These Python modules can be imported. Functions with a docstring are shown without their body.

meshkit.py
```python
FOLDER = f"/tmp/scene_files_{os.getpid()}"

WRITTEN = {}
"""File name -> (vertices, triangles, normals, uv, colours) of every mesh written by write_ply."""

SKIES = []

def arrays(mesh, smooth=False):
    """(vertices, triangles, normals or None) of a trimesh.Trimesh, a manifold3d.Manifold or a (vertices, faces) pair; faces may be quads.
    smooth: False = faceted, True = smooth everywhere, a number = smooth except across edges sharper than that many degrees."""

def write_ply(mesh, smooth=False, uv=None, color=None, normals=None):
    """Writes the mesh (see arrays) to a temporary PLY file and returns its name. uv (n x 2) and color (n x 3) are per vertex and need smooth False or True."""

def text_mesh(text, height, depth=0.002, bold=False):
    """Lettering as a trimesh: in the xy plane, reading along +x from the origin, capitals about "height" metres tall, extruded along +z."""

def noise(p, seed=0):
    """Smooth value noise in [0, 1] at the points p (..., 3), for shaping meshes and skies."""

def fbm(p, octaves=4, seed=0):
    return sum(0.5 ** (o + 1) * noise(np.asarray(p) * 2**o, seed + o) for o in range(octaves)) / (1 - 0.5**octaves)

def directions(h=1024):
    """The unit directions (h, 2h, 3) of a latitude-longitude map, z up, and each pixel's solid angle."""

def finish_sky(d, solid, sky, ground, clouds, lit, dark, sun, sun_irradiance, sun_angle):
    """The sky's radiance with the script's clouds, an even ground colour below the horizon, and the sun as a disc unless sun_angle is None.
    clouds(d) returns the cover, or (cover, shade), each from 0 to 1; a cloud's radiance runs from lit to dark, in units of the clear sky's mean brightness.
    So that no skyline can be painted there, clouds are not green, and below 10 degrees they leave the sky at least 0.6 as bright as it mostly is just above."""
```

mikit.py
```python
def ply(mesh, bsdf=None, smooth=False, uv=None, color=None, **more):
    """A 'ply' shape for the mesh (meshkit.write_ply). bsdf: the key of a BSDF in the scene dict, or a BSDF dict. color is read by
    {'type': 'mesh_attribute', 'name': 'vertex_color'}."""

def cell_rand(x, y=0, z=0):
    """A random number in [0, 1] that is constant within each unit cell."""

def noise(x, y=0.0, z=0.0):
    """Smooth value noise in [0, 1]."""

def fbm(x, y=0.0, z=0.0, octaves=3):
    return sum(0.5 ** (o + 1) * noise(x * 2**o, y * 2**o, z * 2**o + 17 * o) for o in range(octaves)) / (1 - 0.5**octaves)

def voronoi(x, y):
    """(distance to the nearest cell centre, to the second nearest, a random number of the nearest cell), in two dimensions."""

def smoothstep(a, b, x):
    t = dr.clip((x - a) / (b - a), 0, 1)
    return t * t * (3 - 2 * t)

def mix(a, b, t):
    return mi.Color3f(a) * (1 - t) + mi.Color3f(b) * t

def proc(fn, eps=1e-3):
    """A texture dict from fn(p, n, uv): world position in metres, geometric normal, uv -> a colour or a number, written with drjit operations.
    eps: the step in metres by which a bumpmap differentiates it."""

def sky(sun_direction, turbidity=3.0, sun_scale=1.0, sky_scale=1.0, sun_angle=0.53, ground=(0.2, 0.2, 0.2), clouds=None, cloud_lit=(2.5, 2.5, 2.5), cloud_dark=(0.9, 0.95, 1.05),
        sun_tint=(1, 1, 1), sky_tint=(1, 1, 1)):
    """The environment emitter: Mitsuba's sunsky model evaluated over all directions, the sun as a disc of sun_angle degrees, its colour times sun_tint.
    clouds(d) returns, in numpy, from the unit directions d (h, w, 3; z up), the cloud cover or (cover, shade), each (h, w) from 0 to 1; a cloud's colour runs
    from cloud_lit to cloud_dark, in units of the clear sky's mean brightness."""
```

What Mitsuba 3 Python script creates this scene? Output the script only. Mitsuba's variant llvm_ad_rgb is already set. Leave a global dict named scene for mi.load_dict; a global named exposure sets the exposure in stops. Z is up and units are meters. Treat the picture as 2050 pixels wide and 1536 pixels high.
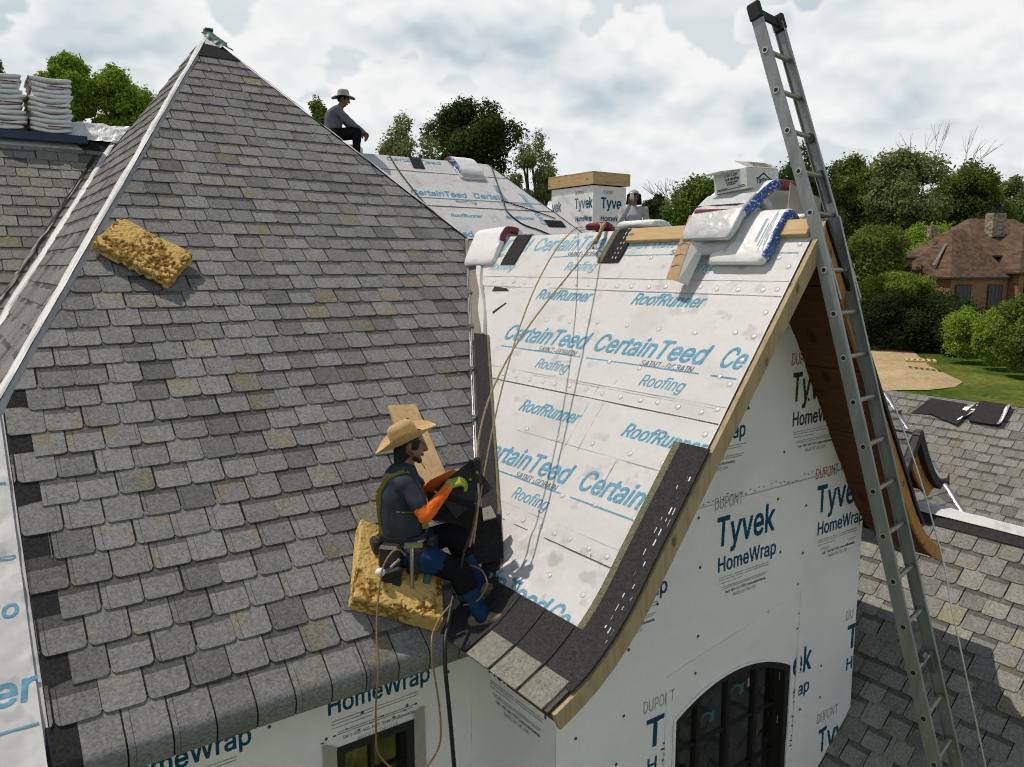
import math, random
import numpy as np, trimesh, drjit as dr, mitsuba as mi, mikit
import manifold3d as m3
from meshkit import text_mesh, noise as nnoise, fbm as nfbm
import shapely
from shapely.geometry import Polygon, box as sbox
from mikit import noise, fbm, mix, cell_rand, smoothstep, voronoi

# ------------------------------------------------------------------ camera, sky, exposure
# house axes: x = along the tower front, y = into the house, z = up; origin at the drone, ground at -7.5
PIT, AZ = math.radians(8.5), math.radians(54.4)
FH = np.array([math.cos(AZ), math.sin(AZ), 0.0]); RT = np.array([math.sin(AZ), -math.cos(AZ), 0.0])
FWD = math.cos(PIT) * FH + np.array([0, 0, -math.sin(PIT)])
SUN = np.array([-0.28, 0.36, 0.89]); SUN /= np.linalg.norm(SUN)
exposure = 0.80
GZ = -7.5
scene, labels = {}, {}
scene['camera'] = {'type': 'perspective', 'fov': 66.38, 'fov_axis': 'x', 'near_clip': 0.05, 'far_clip': 3000.0,
                   'to_world': mi.ScalarTransform4f().look_at(origin=[0, 0, 0], target=FWD.tolist(), up=[0, 0, 1])}


# heaps of cumulus over the far side of the site: (azimuth, elevation, angular radius)
HEAPS = [(1.412, 0.243, 0.059), (1.394, 0.267, 0.037), (1.347, 0.255, 0.069), (1.276, 0.205, 0.069), (1.223, 0.266, 0.056), (1.102, 0.273, 0.056), (1.055, 0.285, 0.069), (1.001, 0.26, 0.062), (0.934, 0.276, 0.066), (1.069, 0.181, 0.056), (1.147, 0.17, 0.041), (1.202, 0.174, 0.028), (0.916, 0.179, 0.066), (0.843, 0.209, 0.072), (0.784, 0.23, 0.062), (0.814, 0.255, 0.041), (0.747, 0.193, 0.053), (0.873, 0.153, 0.075), (0.751, 0.139, 0.069), (0.661, 0.183, 0.037), (0.637, 0.263, 0.028), (0.56, 0.216, 0.069), (0.51, 0.236, 0.081), (0.438, 0.223, 0.081), (0.531, 0.172, 0.081), (0.457, 0.161, 0.087), (0.385, 0.169, 0.094), (1.483, 0.177, 0.056), (1.274, 0.135, 0.062), (0.996, 0.124, 0.075)]
BASES = [(1.462, 0.237, 0.085), (0.946, 0.250, 0.058), (1.019, 0.262, 0.048), (0.828, 0.203, 0.034), (0.677, 0.179, 0.03), (0.511, 0.176, 0.034), (0.60, 0.275, 0.04)]
def cloud_cover(d):
    az = np.arctan2(d[..., 1], d[..., 0]); el = np.arcsin(np.clip(d[..., 2], -1, 1))
    q = np.stack([d[..., 0], d[..., 1], d[..., 2] * 1.35], -1)
    w = np.stack([nfbm(q * 8 + 3.1, 4, 11), nfbm(q * 8 + 9.7, 4, 12)], -1) - 0.5
    off = np.clip(np.abs(az - .95) - .62, 0, .3) / .3
    def puffs(p): return sum(k * (1 - np.abs(2 * nnoise(p * f + o, 15 + i) - 1)) for i, (k, f, o) in enumerate(((.5, 11.0, 0.0), (.30, 24.0, 3.0), (.16, 52.0, 7.0), (.08, 110.0, 1.0))))
    def field(dz):
        a, e = az + 0.085 * w[..., 0], el + dz + 0.055 * w[..., 1]; g = (nfbm(q * 2.1 + 7.3, 3, 3) - 0.60) * 5 * off - 1.5 * (1 - off)
        for x, y, r in HEAPS: g = np.maximum(g, .92 - np.hypot((a - x) * .80, (e - y) * (1.0 + .6 * (e < y))) / r)
        qq = q + np.array([0, 0, 1.35]) * dz
        return g + 1.25 * (puffs(qq + .02 * w[..., :1]) - .60) + .5 * (nfbm(qq * 60, 2, 5) - .5)
    f0 = field(0.0)
    c = np.clip((f0 + 0.02) / 0.16, 0, 1); c = c * c * (3 - 2 * c)
    relief = np.clip(.5 - (f0 - field(0.016)) * 1.1, 0, 1)                    # lit tops, shaded undersides of the heaps
    b = np.zeros(az.shape)
    for x, y, r in BASES: b = np.maximum(b, np.clip(1.25 - np.hypot((az + .10 * w[..., 0] - x) * .75, (el + .06 * w[..., 1] - y) * 1.5) / (1.3 * r), 0, 1))
    inner = np.clip(-.06 + .50 * relief * np.clip(.4 + f0, 0, 1), 0, 1) + .62 * b * np.clip(f0 * 1.5, 0, 1)
    veil = 0.52 - .30 * np.clip((nfbm(q * np.array([5, 5, 12.0]) + .5 * w[..., :1], 4, 41) - .46) / .2, 0, 1)
    veil = np.maximum(veil, .80 * b)
    shade = veil * (1 - c) + c * inner
    low = np.clip(1 - el / 0.15, 0, 1)
    shade = shade * (1 - 0.75 * low) + 0.20 * low
    up = np.clip((el - 0.34) / 0.36, 0, 1); up = up * up * (3 - 2 * up)
    return 0.92 * (1 - up) + up * 0.35 * c, np.clip(shade, 0, 1)


scene['sky'] = mikit.sky(SUN.tolist(), turbidity=3.5, clouds=cloud_cover, cloud_lit=(5.3, 5.3, 5.2), cloud_dark=(2.7, 3.25, 3.6), sun_scale=1.45, sun_tint=(0.93, 1.0, 1.13), sky_tint=(1.2, 1.05, 0.9))

# ------------------------------------------------------------------ materials
def P3(p, k): return p.x * k, p.y * k, p.z * k
def grain(p, k): return noise(*P3(p, k))
def mat(name, col, rough=0.8, spec=0.3, **kw):
    c = mikit.proc(col) if callable(col) else {'type': 'rgb', 'value': list(col)}
    scene[name] = {'type': 'twosided', 'bsdf': {'type': 'principled', 'base_color': c, 'roughness': rough, 'specular': spec, **kw}}
    return name
def dif(name, col):
    c = mikit.proc(col) if callable(col) else {'type': 'rgb', 'value': list(col)}
    scene[name] = {'type': 'twosided', 'bsdf': {'type': 'diffuse', 'reflectance': c}}
    return name
def bumped(name, col, hfn, rough=0.5, spec=0.4, eps=4e-3, **kw):
    c = mikit.proc(col) if callable(col) else {'type': 'rgb', 'value': list(col)}
    scene[name] = {'type': 'twosided', 'bsdf': {'type': 'bumpmap', 'arbitrary': mikit.proc(hfn, eps=eps), 'scale': 1.0,
                   'bsdf': {'type': 'principled', 'base_color': c, 'roughness': rough, 'specular': spec, **kw}}}
    return name


def granules(p):
    return 0.38 + 0.62 * noise(*P3(p, 170)) + 0.62 * noise(*P3(p, 75))

def f_shingle(p, n, uv):
    i = dr.floor(uv.x); lx = uv.x - i; v = uv.y
    r1, r2, r3, r4 = (cell_rand(i, k) for k in (1, 2, 3, 4))
    blot = smoothstep(0.42, 0.72, fbm(p.x * 7 + i, p.y * 7, p.z * 7, 2))
    g = 0.170 + 0.060 * r1
    c = mi.Color3f(g * 0.99, g, g * 1.005)
    ol = dr.select(r2 > 0.82, blot * 0.95, dr.select(r2 > 0.6, blot * 0.35, 0.0))
    warm = mi.Color3f(1.04, 0.97, 0.72)
    warm = dr.select(r3 > 0.8, mi.Color3f(1.10, 0.94, 0.76), warm)
    c = c * (1 - ol) + c * warm * ol
    dk = dr.select(r2 < 0.12, 0.78, 1.0)
    c = c * dk * granules(p)
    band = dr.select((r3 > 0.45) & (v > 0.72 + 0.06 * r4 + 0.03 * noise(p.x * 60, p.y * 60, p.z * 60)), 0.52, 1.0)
    ov = dr.select((r4 > 0.5) & (dr.abs(lx - 0.10 - 0.1 * r1) < 0.011), 0.5, 1.0)
    ov = ov * dr.select((r4 < 0.25) & (dr.abs(lx - 0.86) < 0.011), 0.55, 1.0)
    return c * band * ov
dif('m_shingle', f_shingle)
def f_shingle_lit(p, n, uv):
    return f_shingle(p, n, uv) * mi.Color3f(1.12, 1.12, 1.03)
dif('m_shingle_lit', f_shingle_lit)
dif('m_asphalt', lambda p, n, uv: mi.Color3f(0.031, 0.031, 0.032) * granules(p))
dif('m_asphalt_grey', lambda p, n, uv: mi.Color3f(0.042, 0.042, 0.044) * granules(p))
dif('m_olive', lambda p, n, uv: mi.Color3f(0.15, 0.145, 0.095) * granules(p))
dif('m_starter', lambda p, n, uv: mi.Color3f(0.20, 0.20, 0.175) * granules(p))
def h_wrap(p, n, uv):
    return 0.004 * fbm(p.x * 9, p.y * 9, p.z * 14, 3) + 0.010 * fbm(p.x * 2.2 + 3, p.y * 2.2, p.z * 3.0, 2)
def f_under(p, n, uv):
    d = smoothstep(0.55, 0.8, fbm(p.x * 2.5, p.y * 2.5, p.z * 2.5, 3))
    return mi.Color3f(0.57, 0.575, 0.575) * (1 - 0.12 * d) * (1 - 0.20 * smoothstep(0.60, 0.74, fbm(p.x * 9, p.y * 9, p.z * 9, 3)) * smoothstep(0.45, 0.65, noise(p.x * 1.3, p.y * 1.3, p.z * 1.3))) * (0.97 + 0.06 * noise(*P3(p, 40)))
bumped('m_underlay', f_under, lambda p, n, uv: 0.0016 * fbm(p.x * 22, p.y * 22, p.z * 22, 3), rough=0.5, spec=0.3)
def f_tyvek(p, n, uv):
    d = smoothstep(0.5, 0.85, fbm(p.x * 1.7, p.y * 1.7, p.z * 1.2, 3))
    f = 0.96 + 0.06 * noise(p.x * 90, p.y * 90, p.z * 25)
    return mi.Color3f(0.78, 0.765, 0.77) * (1 - 0.10 * d) * f
bumped('m_tyvek', f_tyvek, h_wrap, rough=0.55, spec=0.25)
bumped('m_plastic', (0.72, 0.73, 0.73), lambda p, n, uv: 0.006 * fbm(p.x * 25, p.y * 25, p.z * 25, 3), rough=0.25, spec=0.5)
bumped('m_foil', lambda p, n, uv: mi.Color3f(0.62) * (0.6 + 0.5 * noise(*P3(p, 30))), lambda p, n, uv: 0.006 * fbm(*P3(p, 30), 3), rough=0.3, metallic=0.6)
def ink(name, c, wear=0.25):
    dif(name, lambda p, n, uv: mi.Color3f(*c) * (1 - wear + 2 * wear * noise(*P3(p, 55))))
ink('m_blue_ink', (0.15, 0.33, 0.46)); ink('m_blue_pale', (0.24, 0.42, 0.53)); ink('m_navy_ink', (0.018, 0.075, 0.135)); ink('m_grey_ink', (0.30, 0.30, 0.29))
ink('m_red_ink', (0.33, 0.07, 0.05)); ink('m_dark_ink', (0.045, 0.05, 0.055)); ink('m_seam', (0.33, 0.33, 0.33)); ink('m_seamdark', (0.10, 0.10, 0.105)); ink('m_grid', (0.47, 0.47, 0.47))
ink('m_print_pale', (0.40, 0.47, 0.56)); ink('m_print_slate', (0.16, 0.20, 0.23)); ink('m_white_paint', (0.75, 0.75, 0.74), 0.08)
def wood(name, c1, c2, axis='y', k=1.0, rough=0.7):
    def f(p, n, uv):
        a = {'x': p.x, 'y': p.y, 'z': p.z}[axis]
        o = [q for q in 'xyz' if q != axis]
        b = {'x': p.x, 'y': p.y, 'z': p.z}; u, v = b[o[0]], b[o[1]]
        w = fbm(a * 1.6 * k, u * 9 * k, v * 9 * k, 3)
        r = 0.5 + 0.5 * dr.sin(w * 34 + u * 40 * k + v * 60 * k)
        knot = smoothstep(0.10, 0.05, voronoi(a * 2.2 * k, (u + v) * 4 * k)[0])
        return mix(c1, c2, 0.75 * r * noise(a * 6, u * 60, v * 60) + 0.25 * w) * (1 - 0.55 * knot)
    return mat(name, f, rough, 0.25)
wood('m_pine', (0.52, 0.38, 0.20), (0.38, 0.24, 0.10), 'y'); wood('m_pine_x', (0.54, 0.41, 0.24), (0.36, 0.22, 0.09), 'x')
wood('m_pine_z', (0.42, 0.33, 0.20), (0.27, 0.19, 0.10), 'z'); wood('m_amber', (0.42, 0.21, 0.06), (0.28, 0.12, 0.032), 'z')
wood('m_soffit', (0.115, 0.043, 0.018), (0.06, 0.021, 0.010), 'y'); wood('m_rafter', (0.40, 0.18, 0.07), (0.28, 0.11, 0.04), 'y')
mat('m_galv', lambda p, n, uv: mi.Color3f(0.50, 0.51, 0.52) * (0.7 + 0.5 * fbm(p.x * 9, p.y * 9, p.z * 9, 3)), 0.38, 0.5, metallic=0.85)
mat('m_alu', lambda p, n, uv: mi.Color3f(0.27, 0.28, 0.285) * (0.65 + 0.6 * fbm(p.x * 30, p.y * 30, p.z * 4, 3)), 0.45, 0.5, metallic=0.55)
mat('m_rung', lambda p, n, uv: mi.Color3f(0.30, 0.28, 0.25) * (0.7 + 0.5 * noise(*P3(p, 40))), 0.5, 0.5, metallic=0.55)
mat('m_metal_brown', lambda p, n, uv: mi.Color3f(0.20, 0.18, 0.155) * (0.8 + 0.4 * fbm(*P3(p, 5), 2)), 0.45, 0.5)
mat('m_metal_dark', (0.075, 0.075, 0.078), 0.4, 0.5)
mat('m_copper', lambda p, n, uv: mix((0.05, 0.12, 0.12), (0.10, 0.16, 0.15), noise(*P3(p, 25))), 0.5, 0.4)
mat('m_black', (0.012, 0.012, 0.013), 0.5, 0.4); mat('m_rubber', (0.02, 0.02, 0.021), 0.7, 0.3)
mat('m_navy_board', lambda p, n, uv: mi.Color3f(0.035, 0.055, 0.10) * (0.8 + 0.4 * fbm(*P3(p, 6), 2)), 0.6, 0.3)
def h_foam(p, n, uv):
    a = smoothstep(0.50, 0.72, fbm(p.x * 21, p.y * 21, p.z * 21, 3))
    return -0.016 * a + 0.002 * fbm(*P3(p, 90), 2)
def f_foam(p, n, uv):
    a = smoothstep(0.55, 0.72, fbm(p.x * 21, p.y * 21, p.z * 21, 3))
    return mix((0.60, 0.40, 0.085), (0.27, 0.12, 0.022), a) * (0.85 + 0.3 * noise(*P3(p, 120)))
dif('m_foam', f_foam)
def f_straw(p, n, uv):
    w = 0.5 + 0.5 * dr.sin(p.z * 700 + 3 * dr.sin(p.x * 260) + 3 * dr.sin(p.y * 260))
    return mix((0.38, 0.25, 0.11), (0.56, 0.41, 0.21), w)
mat('m_straw', f_straw, 0.7, 0.2)
def cloth(name, c, k=28.0, amp=0.22):
    dif(name, lambda p, n, uv: mi.Color3f(*c) * (1 - amp + 2 * amp * fbm(p.x * k, p.y * k, p.z * k, 3)))
cloth('m_shirt', (0.045, 0.055, 0.073), 16, .35); cloth('m_orange', (0.74, 0.15, 0.03), 24, 0.30); cloth('m_jeans', (0.015, 0.038, 0.09), 20, .45); cloth('m_darkcloth', (0.012, 0.012, 0.014))
cloth('m_shirt_grey', (0.13, 0.15, 0.18)); cloth('m_shirt_light', (0.36, 0.36, 0.38)); cloth('m_hat_grey', (0.36, 0.36, 0.32)); cloth('m_glove', (0.30, 0.36, 0.06)); cloth('m_strap', (0.22, 0.18, 0.05))
mat('m_leather', lambda p, n, uv: mi.Color3f(0.018, 0.016, 0.015) * (0.7 + 0.6 * noise(*P3(p, 60))), 0.45, 0.5)
mat('m_boot', lambda p, n, uv: mi.Color3f(0.17, 0.14, 0.09) * (0.6 + 0.7 * fbm(*P3(p, 30), 2)), 0.7, 0.3)
mat('m_skin', (0.20, 0.10, 0.06), 0.5, 0.4); mat('m_hair', (0.012, 0.009, 0.008), 0.6, 0.3)
mat('m_teal', (0.04, 0.11, 0.12), 0.4, 0.5); mat('m_steel', (0.6, 0.6, 0.6), 0.25, 0.5, metallic=0.95)
mat('m_rope', lambda p, n, uv: mi.Color3f(0.33, 0.255, 0.15) * (0.65 + 0.6 * noise(p.x * 160, p.y * 160, p.z * 220)), 0.8, 0.2)
mat('m_hose', (0.20, 0.13, 0.06), 0.45, 0.4)
mat('m_cardboard', lambda p, n, uv: mi.Color3f(0.42, 0.29, 0.17) * (0.9 + 0.2 * fbm(*P3(p, 20), 2)), 0.8, 0.2)
mat('m_carton', lambda p, n, uv: mi.Color3f(0.63, 0.63, 0.62) * (0.93 + 0.1 * fbm(*P3(p, 12), 2)), 0.6, 0.3)
mat('m_card_inside', (0.36, 0.34, 0.30), 0.8, 0.2)
def h_bag(p, n, uv): return 0.006 * fbm(p.x * 17, p.y * 17, p.z * 17, 3) + 0.010 * dr.abs(fbm(p.x * 11 + 4, p.y * 11, p.z * 11, 2) - 0.5)
bumped('m_bag', lambda p, n, uv: mi.Color3f(0.74, 0.745, 0.75) * (0.92 + 0.1 * noise(*P3(p, 30))), h_bag, rough=0.3, spec=0.5)
bumped('m_bag_blue', lambda p, n, uv: mix((0.025, 0.075, 0.27), (0.45, 0.5, 0.6), smoothstep(0.66, 0.72, noise(p.x * 70, p.y * 30, p.z * 70))), h_bag, rough=0.35); bumped('m_bag_red', lambda p, n, uv: mi.Color3f(0.16, 0.015, 0.03) * (0.7 + 0.5 * noise(*P3(p, 50))), h_bag, rough=0.4)
bumped('m_bag_grey', lambda p, n, uv: mi.Color3f(0.50, 0.52, 0.53) * (0.85 + 0.2 * noise(*P3(p, 25))), h_bag, rough=0.35)
mat('m_window_dark', (0.012, 0.012, 0.013), 0.12, 0.6); mat('m_room', (0.008, 0.008, 0.008), 0.9, 0.1)
scene['m_glass'] = {'type': 'thindielectric'}
def f_brick(p, n, uv):
    h = dr.select(dr.abs(n.x) > dr.abs(n.y), p.y, p.x) * 4.4; v = p.z * 13.0
    r = dr.floor(v); hh = h + 0.5 * (r - 2 * dr.floor(r / 2))
    m = smoothstep(0.0, 0.08, dr.minimum(hh - dr.floor(hh), v - r))
    return mix((0.30, 0.26, 0.20), (0.24, 0.135, 0.07), m) * (0.75 + 0.5 * cell_rand(dr.floor(hh), r))
dif('m_brick', f_brick)
dif('m_brown_roof', lambda p, n, uv: mi.Color3f(0.125, 0.085, 0.062) * (0.7 + 0.6 * cell_rand(dr.floor((p.x - p.y) * 2.4), dr.floor(p.z * 4.6))) * (0.9 + 0.2 * noise(*P3(p, 6))))
mat('m_gutter', (0.05, 0.045, 0.04), 0.5, 0.4); mat('m_stone', lambda p, n, uv: mi.Color3f(0.30, 0.25, 0.19) * (0.5 + 0.8 * cell_rand(dr.floor(p.x * 3), dr.floor(p.y * 3), dr.floor(p.z * 5))), 0.9, 0.1)
def leafmat(name, c1, c2, k=0.9):
    def f(p, n, uv):
        t = fbm(p.x * k, p.y * k, p.z * k, 2)
        return mix(c1, c2, smoothstep(0.3, 0.7, t) * 0.7 + 0.3 * uv.x)
    scene[name] = {'type': 'principledthin', 'base_color': mikit.proc(f), 'roughness': 0.6, 'spec_trans': 0.0, 'diff_trans': 0.7, 'eta': 1.35}
leafmat('m_leaf_bright', (0.17, 0.27, 0.035), (0.30, 0.42, 0.06)); leafmat('m_leaf_mid', (0.085, 0.14, 0.028), (0.19, 0.26, 0.06)); leafmat('m_leaf_dark', (0.035, 0.06, 0.018), (0.085, 0.125, 0.035)); leafmat('m_leaf_olive', (0.13, 0.17, 0.06), (0.27, 0.31, 0.13)); leafmat('m_leaf_hedge', (0.022, 0.038, 0.016), (0.06, 0.085, 0.03)); leafmat('m_leaf_yellow', (0.14, 0.20, 0.03), (0.25, 0.32, 0.06))
mat('m_bark', lambda p, n, uv: mi.Color3f(0.10, 0.085, 0.065) * (0.6 + 0.7 * noise(p.x * 9, p.y * 9, p.z * 2)), 0.9, 0.1)
def f_ground(p, n, uv):
    g = fbm(p.x * 0.25, p.y * 0.25, 0.0, 4)
    f = noise(p.x * 5, p.y * 5, 0.0)
    return mix((0.055, 0.095, 0.018), (0.13, 0.15, 0.035), smoothstep(0.35, 0.7, g)) * (0.6 + 0.7 * f)
dif('m_grass', f_ground)
dif('m_dirt', lambda p, n, uv: mix((0.36, 0.26, 0.15), (0.50, 0.40, 0.25), fbm(p.x * 0.6, p.y * 0.6, p.z * 3, 4)) * (0.75 + 0.4 * noise(p.x * 4, p.y * 4, p.z * 4)))
dif('m_mulch', lambda p, n, uv: mix((0.12, 0.085, 0.06), (0.25, 0.19, 0.14), noise(*P3(p, 5))))
dif('m_forest', lambda p, n, uv: mix((0.02, 0.035, 0.014), (0.055, 0.085, 0.03), fbm(p.x * 0.25, p.y * 0.25, p.z * 0.4, 4)))

# ------------------------------------------------------------------ helpers
used = {}
def uniq(k):
    n = used.get(k, 0); used[k] = n + 1
    return k if n == 0 else f'{k}_{n:03d}'
def thing(name, label, cat, group=None, kind=None):
    k = uniq(name); labels[k] = {'label': label, 'category': cat}
    if group: labels[k]['group'] = group
    if kind: labels[k]['kind'] = kind
    return k
def put(parent, name, mesh, m, smooth=False, label=None, kind=None, uv=None):
    k = uniq(parent + '__' + name); scene[k] = mikit.ply(mesh, m, smooth=smooth, uv=uv)
    if label or kind: labels[k] = {a: b for a, b in (('label', label), ('kind', kind)) if b}
    return k
def single(name, mesh, m, label, cat, smooth=False, group=None, kind=None, uv=None):
    k = thing(name, label, cat, group, kind); scene[k] = mikit.ply(mesh, m, smooth=smooth, uv=uv)
    return k
def struct(name, mesh, m, smooth=False, kind='structure', label=None):
    k = uniq(name); scene[k] = mikit.ply(mesh, m, smooth=smooth); labels[k] = {'kind': kind}
    if label: labels[k]['label'] = label
    return k
A = lambda *v: np.array(v, float)
def unit(v): v = np.asarray(v, float); return v / np.linalg.norm(v)
def cat(ms): return trimesh.util.concatenate([m for m in ms if m is not None])
def boxm(c, ex, R=None, bevel=0.0):
    m = trimesh.creation.box(extents=ex)
    if bevel:
        s = np.sign(m.vertices)
        pts = np.concatenate([m.vertices - s * A(*[bevel if k != ax else 0 for k in range(3)]) for ax in range(3)])
        m = trimesh.Trimesh(*[getattr(trimesh.convex.convex_hull(pts), a) for a in ('vertices', 'faces')], process=False)
    M = np.eye(4); 
    if R is not None: M[:3, :3] = np.stack(R, 1)
    M[:3, 3] = c; m.apply_transform(M); return m
def bar(p, q, w, t, up=(0, 0, 1), bevel=0.0):
    p, q = A(*p), A(*q); d = unit(q - p); s = unit(np.cross(d, up)); n = np.cross(s, d)
    return boxm((p + q) / 2, (np.linalg.norm(q - p), w, t), (d, s, n), bevel)
def spline(pts, n):
    pts = np.asarray(pts, float); t = np.r_[0, np.cumsum(np.linalg.norm(np.diff(pts, axis=0), axis=1))]
    from scipy.interpolate import PchipInterpolator
    u = np.linspace(0, t[-1], n); return np.stack([PchipInterpolator(t, pts[:, k])(u) for k in range(3)], 1)
def tube(pts, r, sides=8, n=None):
    p = spline(pts, n) if n else np.asarray(pts, float)
    t = np.gradient(p, axis=0); t /= np.linalg.norm(t, axis=1, keepdims=True) + 1e-12
    a = np.cross(t, [0.3, 0.2, 0.93]); a /= np.linalg.norm(a, axis=1, keepdims=True); b = np.cross(t, a)
    r = np.interp(np.linspace(0, 1, len(p)), np.linspace(0, 1, np.size(r)), np.atleast_1d(r)) if np.size(r) > 1 else np.full(len(p), float(np.ravel(r)[0])); ang = np.arange(sides) * 2 * np.pi / sides
    v = p[:, None] + r[:, None, None] * (np.cos(ang)[None, :, None] * a[:, None] + np.sin(ang)[None, :, None] * b[:, None])
    f = []
    for i in range(len(p) - 1):
        for j in range(sides):
            k = (j + 1) % sides; f += [[i * sides + j, i * sides + k, (i + 1) * sides + k], [i * sides + j, (i + 1) * sides + k, (i + 1) * sides + j]]
    v = np.vstack([v.reshape(-1, 3), p[:1], p[-1:]]); N = len(p) * sides
    for j in range(sides):
        k = (j + 1) % sides; f += [[N, k, j], [N + 1, N - sides + j, N - sides + k]]
    return trimesh.Trimesh(v, f, process=False)
def cyl(p, q, r, sides=16): return tube([p, q], r, sides)
def prism(poly, to3d, h0, h1, uv=None):
    """poly: shapely polygon in (a,b); to3d(ab, h); top at h1, sides down to h0."""
    try: v2, f = trimesh.creation.triangulate_polygon(poly, engine='earcut')
    except Exception: return None
    n = len(v2)
    return solid(v2, f, to3d, h0, h1)
def solid(v2, f, to3d, h0, h1):
    n = len(v2); a = v2[f]; ar = (a[:, 1, 0] - a[:, 0, 0]) * (a[:, 2, 1] - a[:, 0, 1]) - (a[:, 1, 1] - a[:, 0, 1]) * (a[:, 2, 0] - a[:, 0, 0])
    f = np.where(ar[:, None] < 0, f[:, ::-1], f)
    e = np.concatenate([f[:, [0, 1]], f[:, [1, 2]], f[:, [2, 0]]]); s = set(map(tuple, e.tolist()))
    be = [x for x in s if (x[1], x[0]) not in s]
    H1 = h1(v2) if callable(h1) else np.full(n, h1); H0 = h0(v2) if callable(h0) else np.full(n, h0)
    V = np.vstack([to3d(v2, H1), to3d(v2, H0)])
    F = list(f) + list(f[:, ::-1] + n) + [[j, i, i + n] for i, j in be] + [[j, i + n, j + n] for i, j in be]
    return trimesh.Trimesh(V, np.array(F), process=False)
def frame(o, u, s):
    o, u, s = A(*o), unit(u), unit(s); n = np.cross(u, s)
    return lambda ab, h=0.0: o + np.asarray(ab)[:, :1] * u + np.asarray(ab)[:, 1:2] * s + np.broadcast_to(np.asarray(h, float).reshape(-1, 1), (len(ab), 1)) * n
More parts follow.
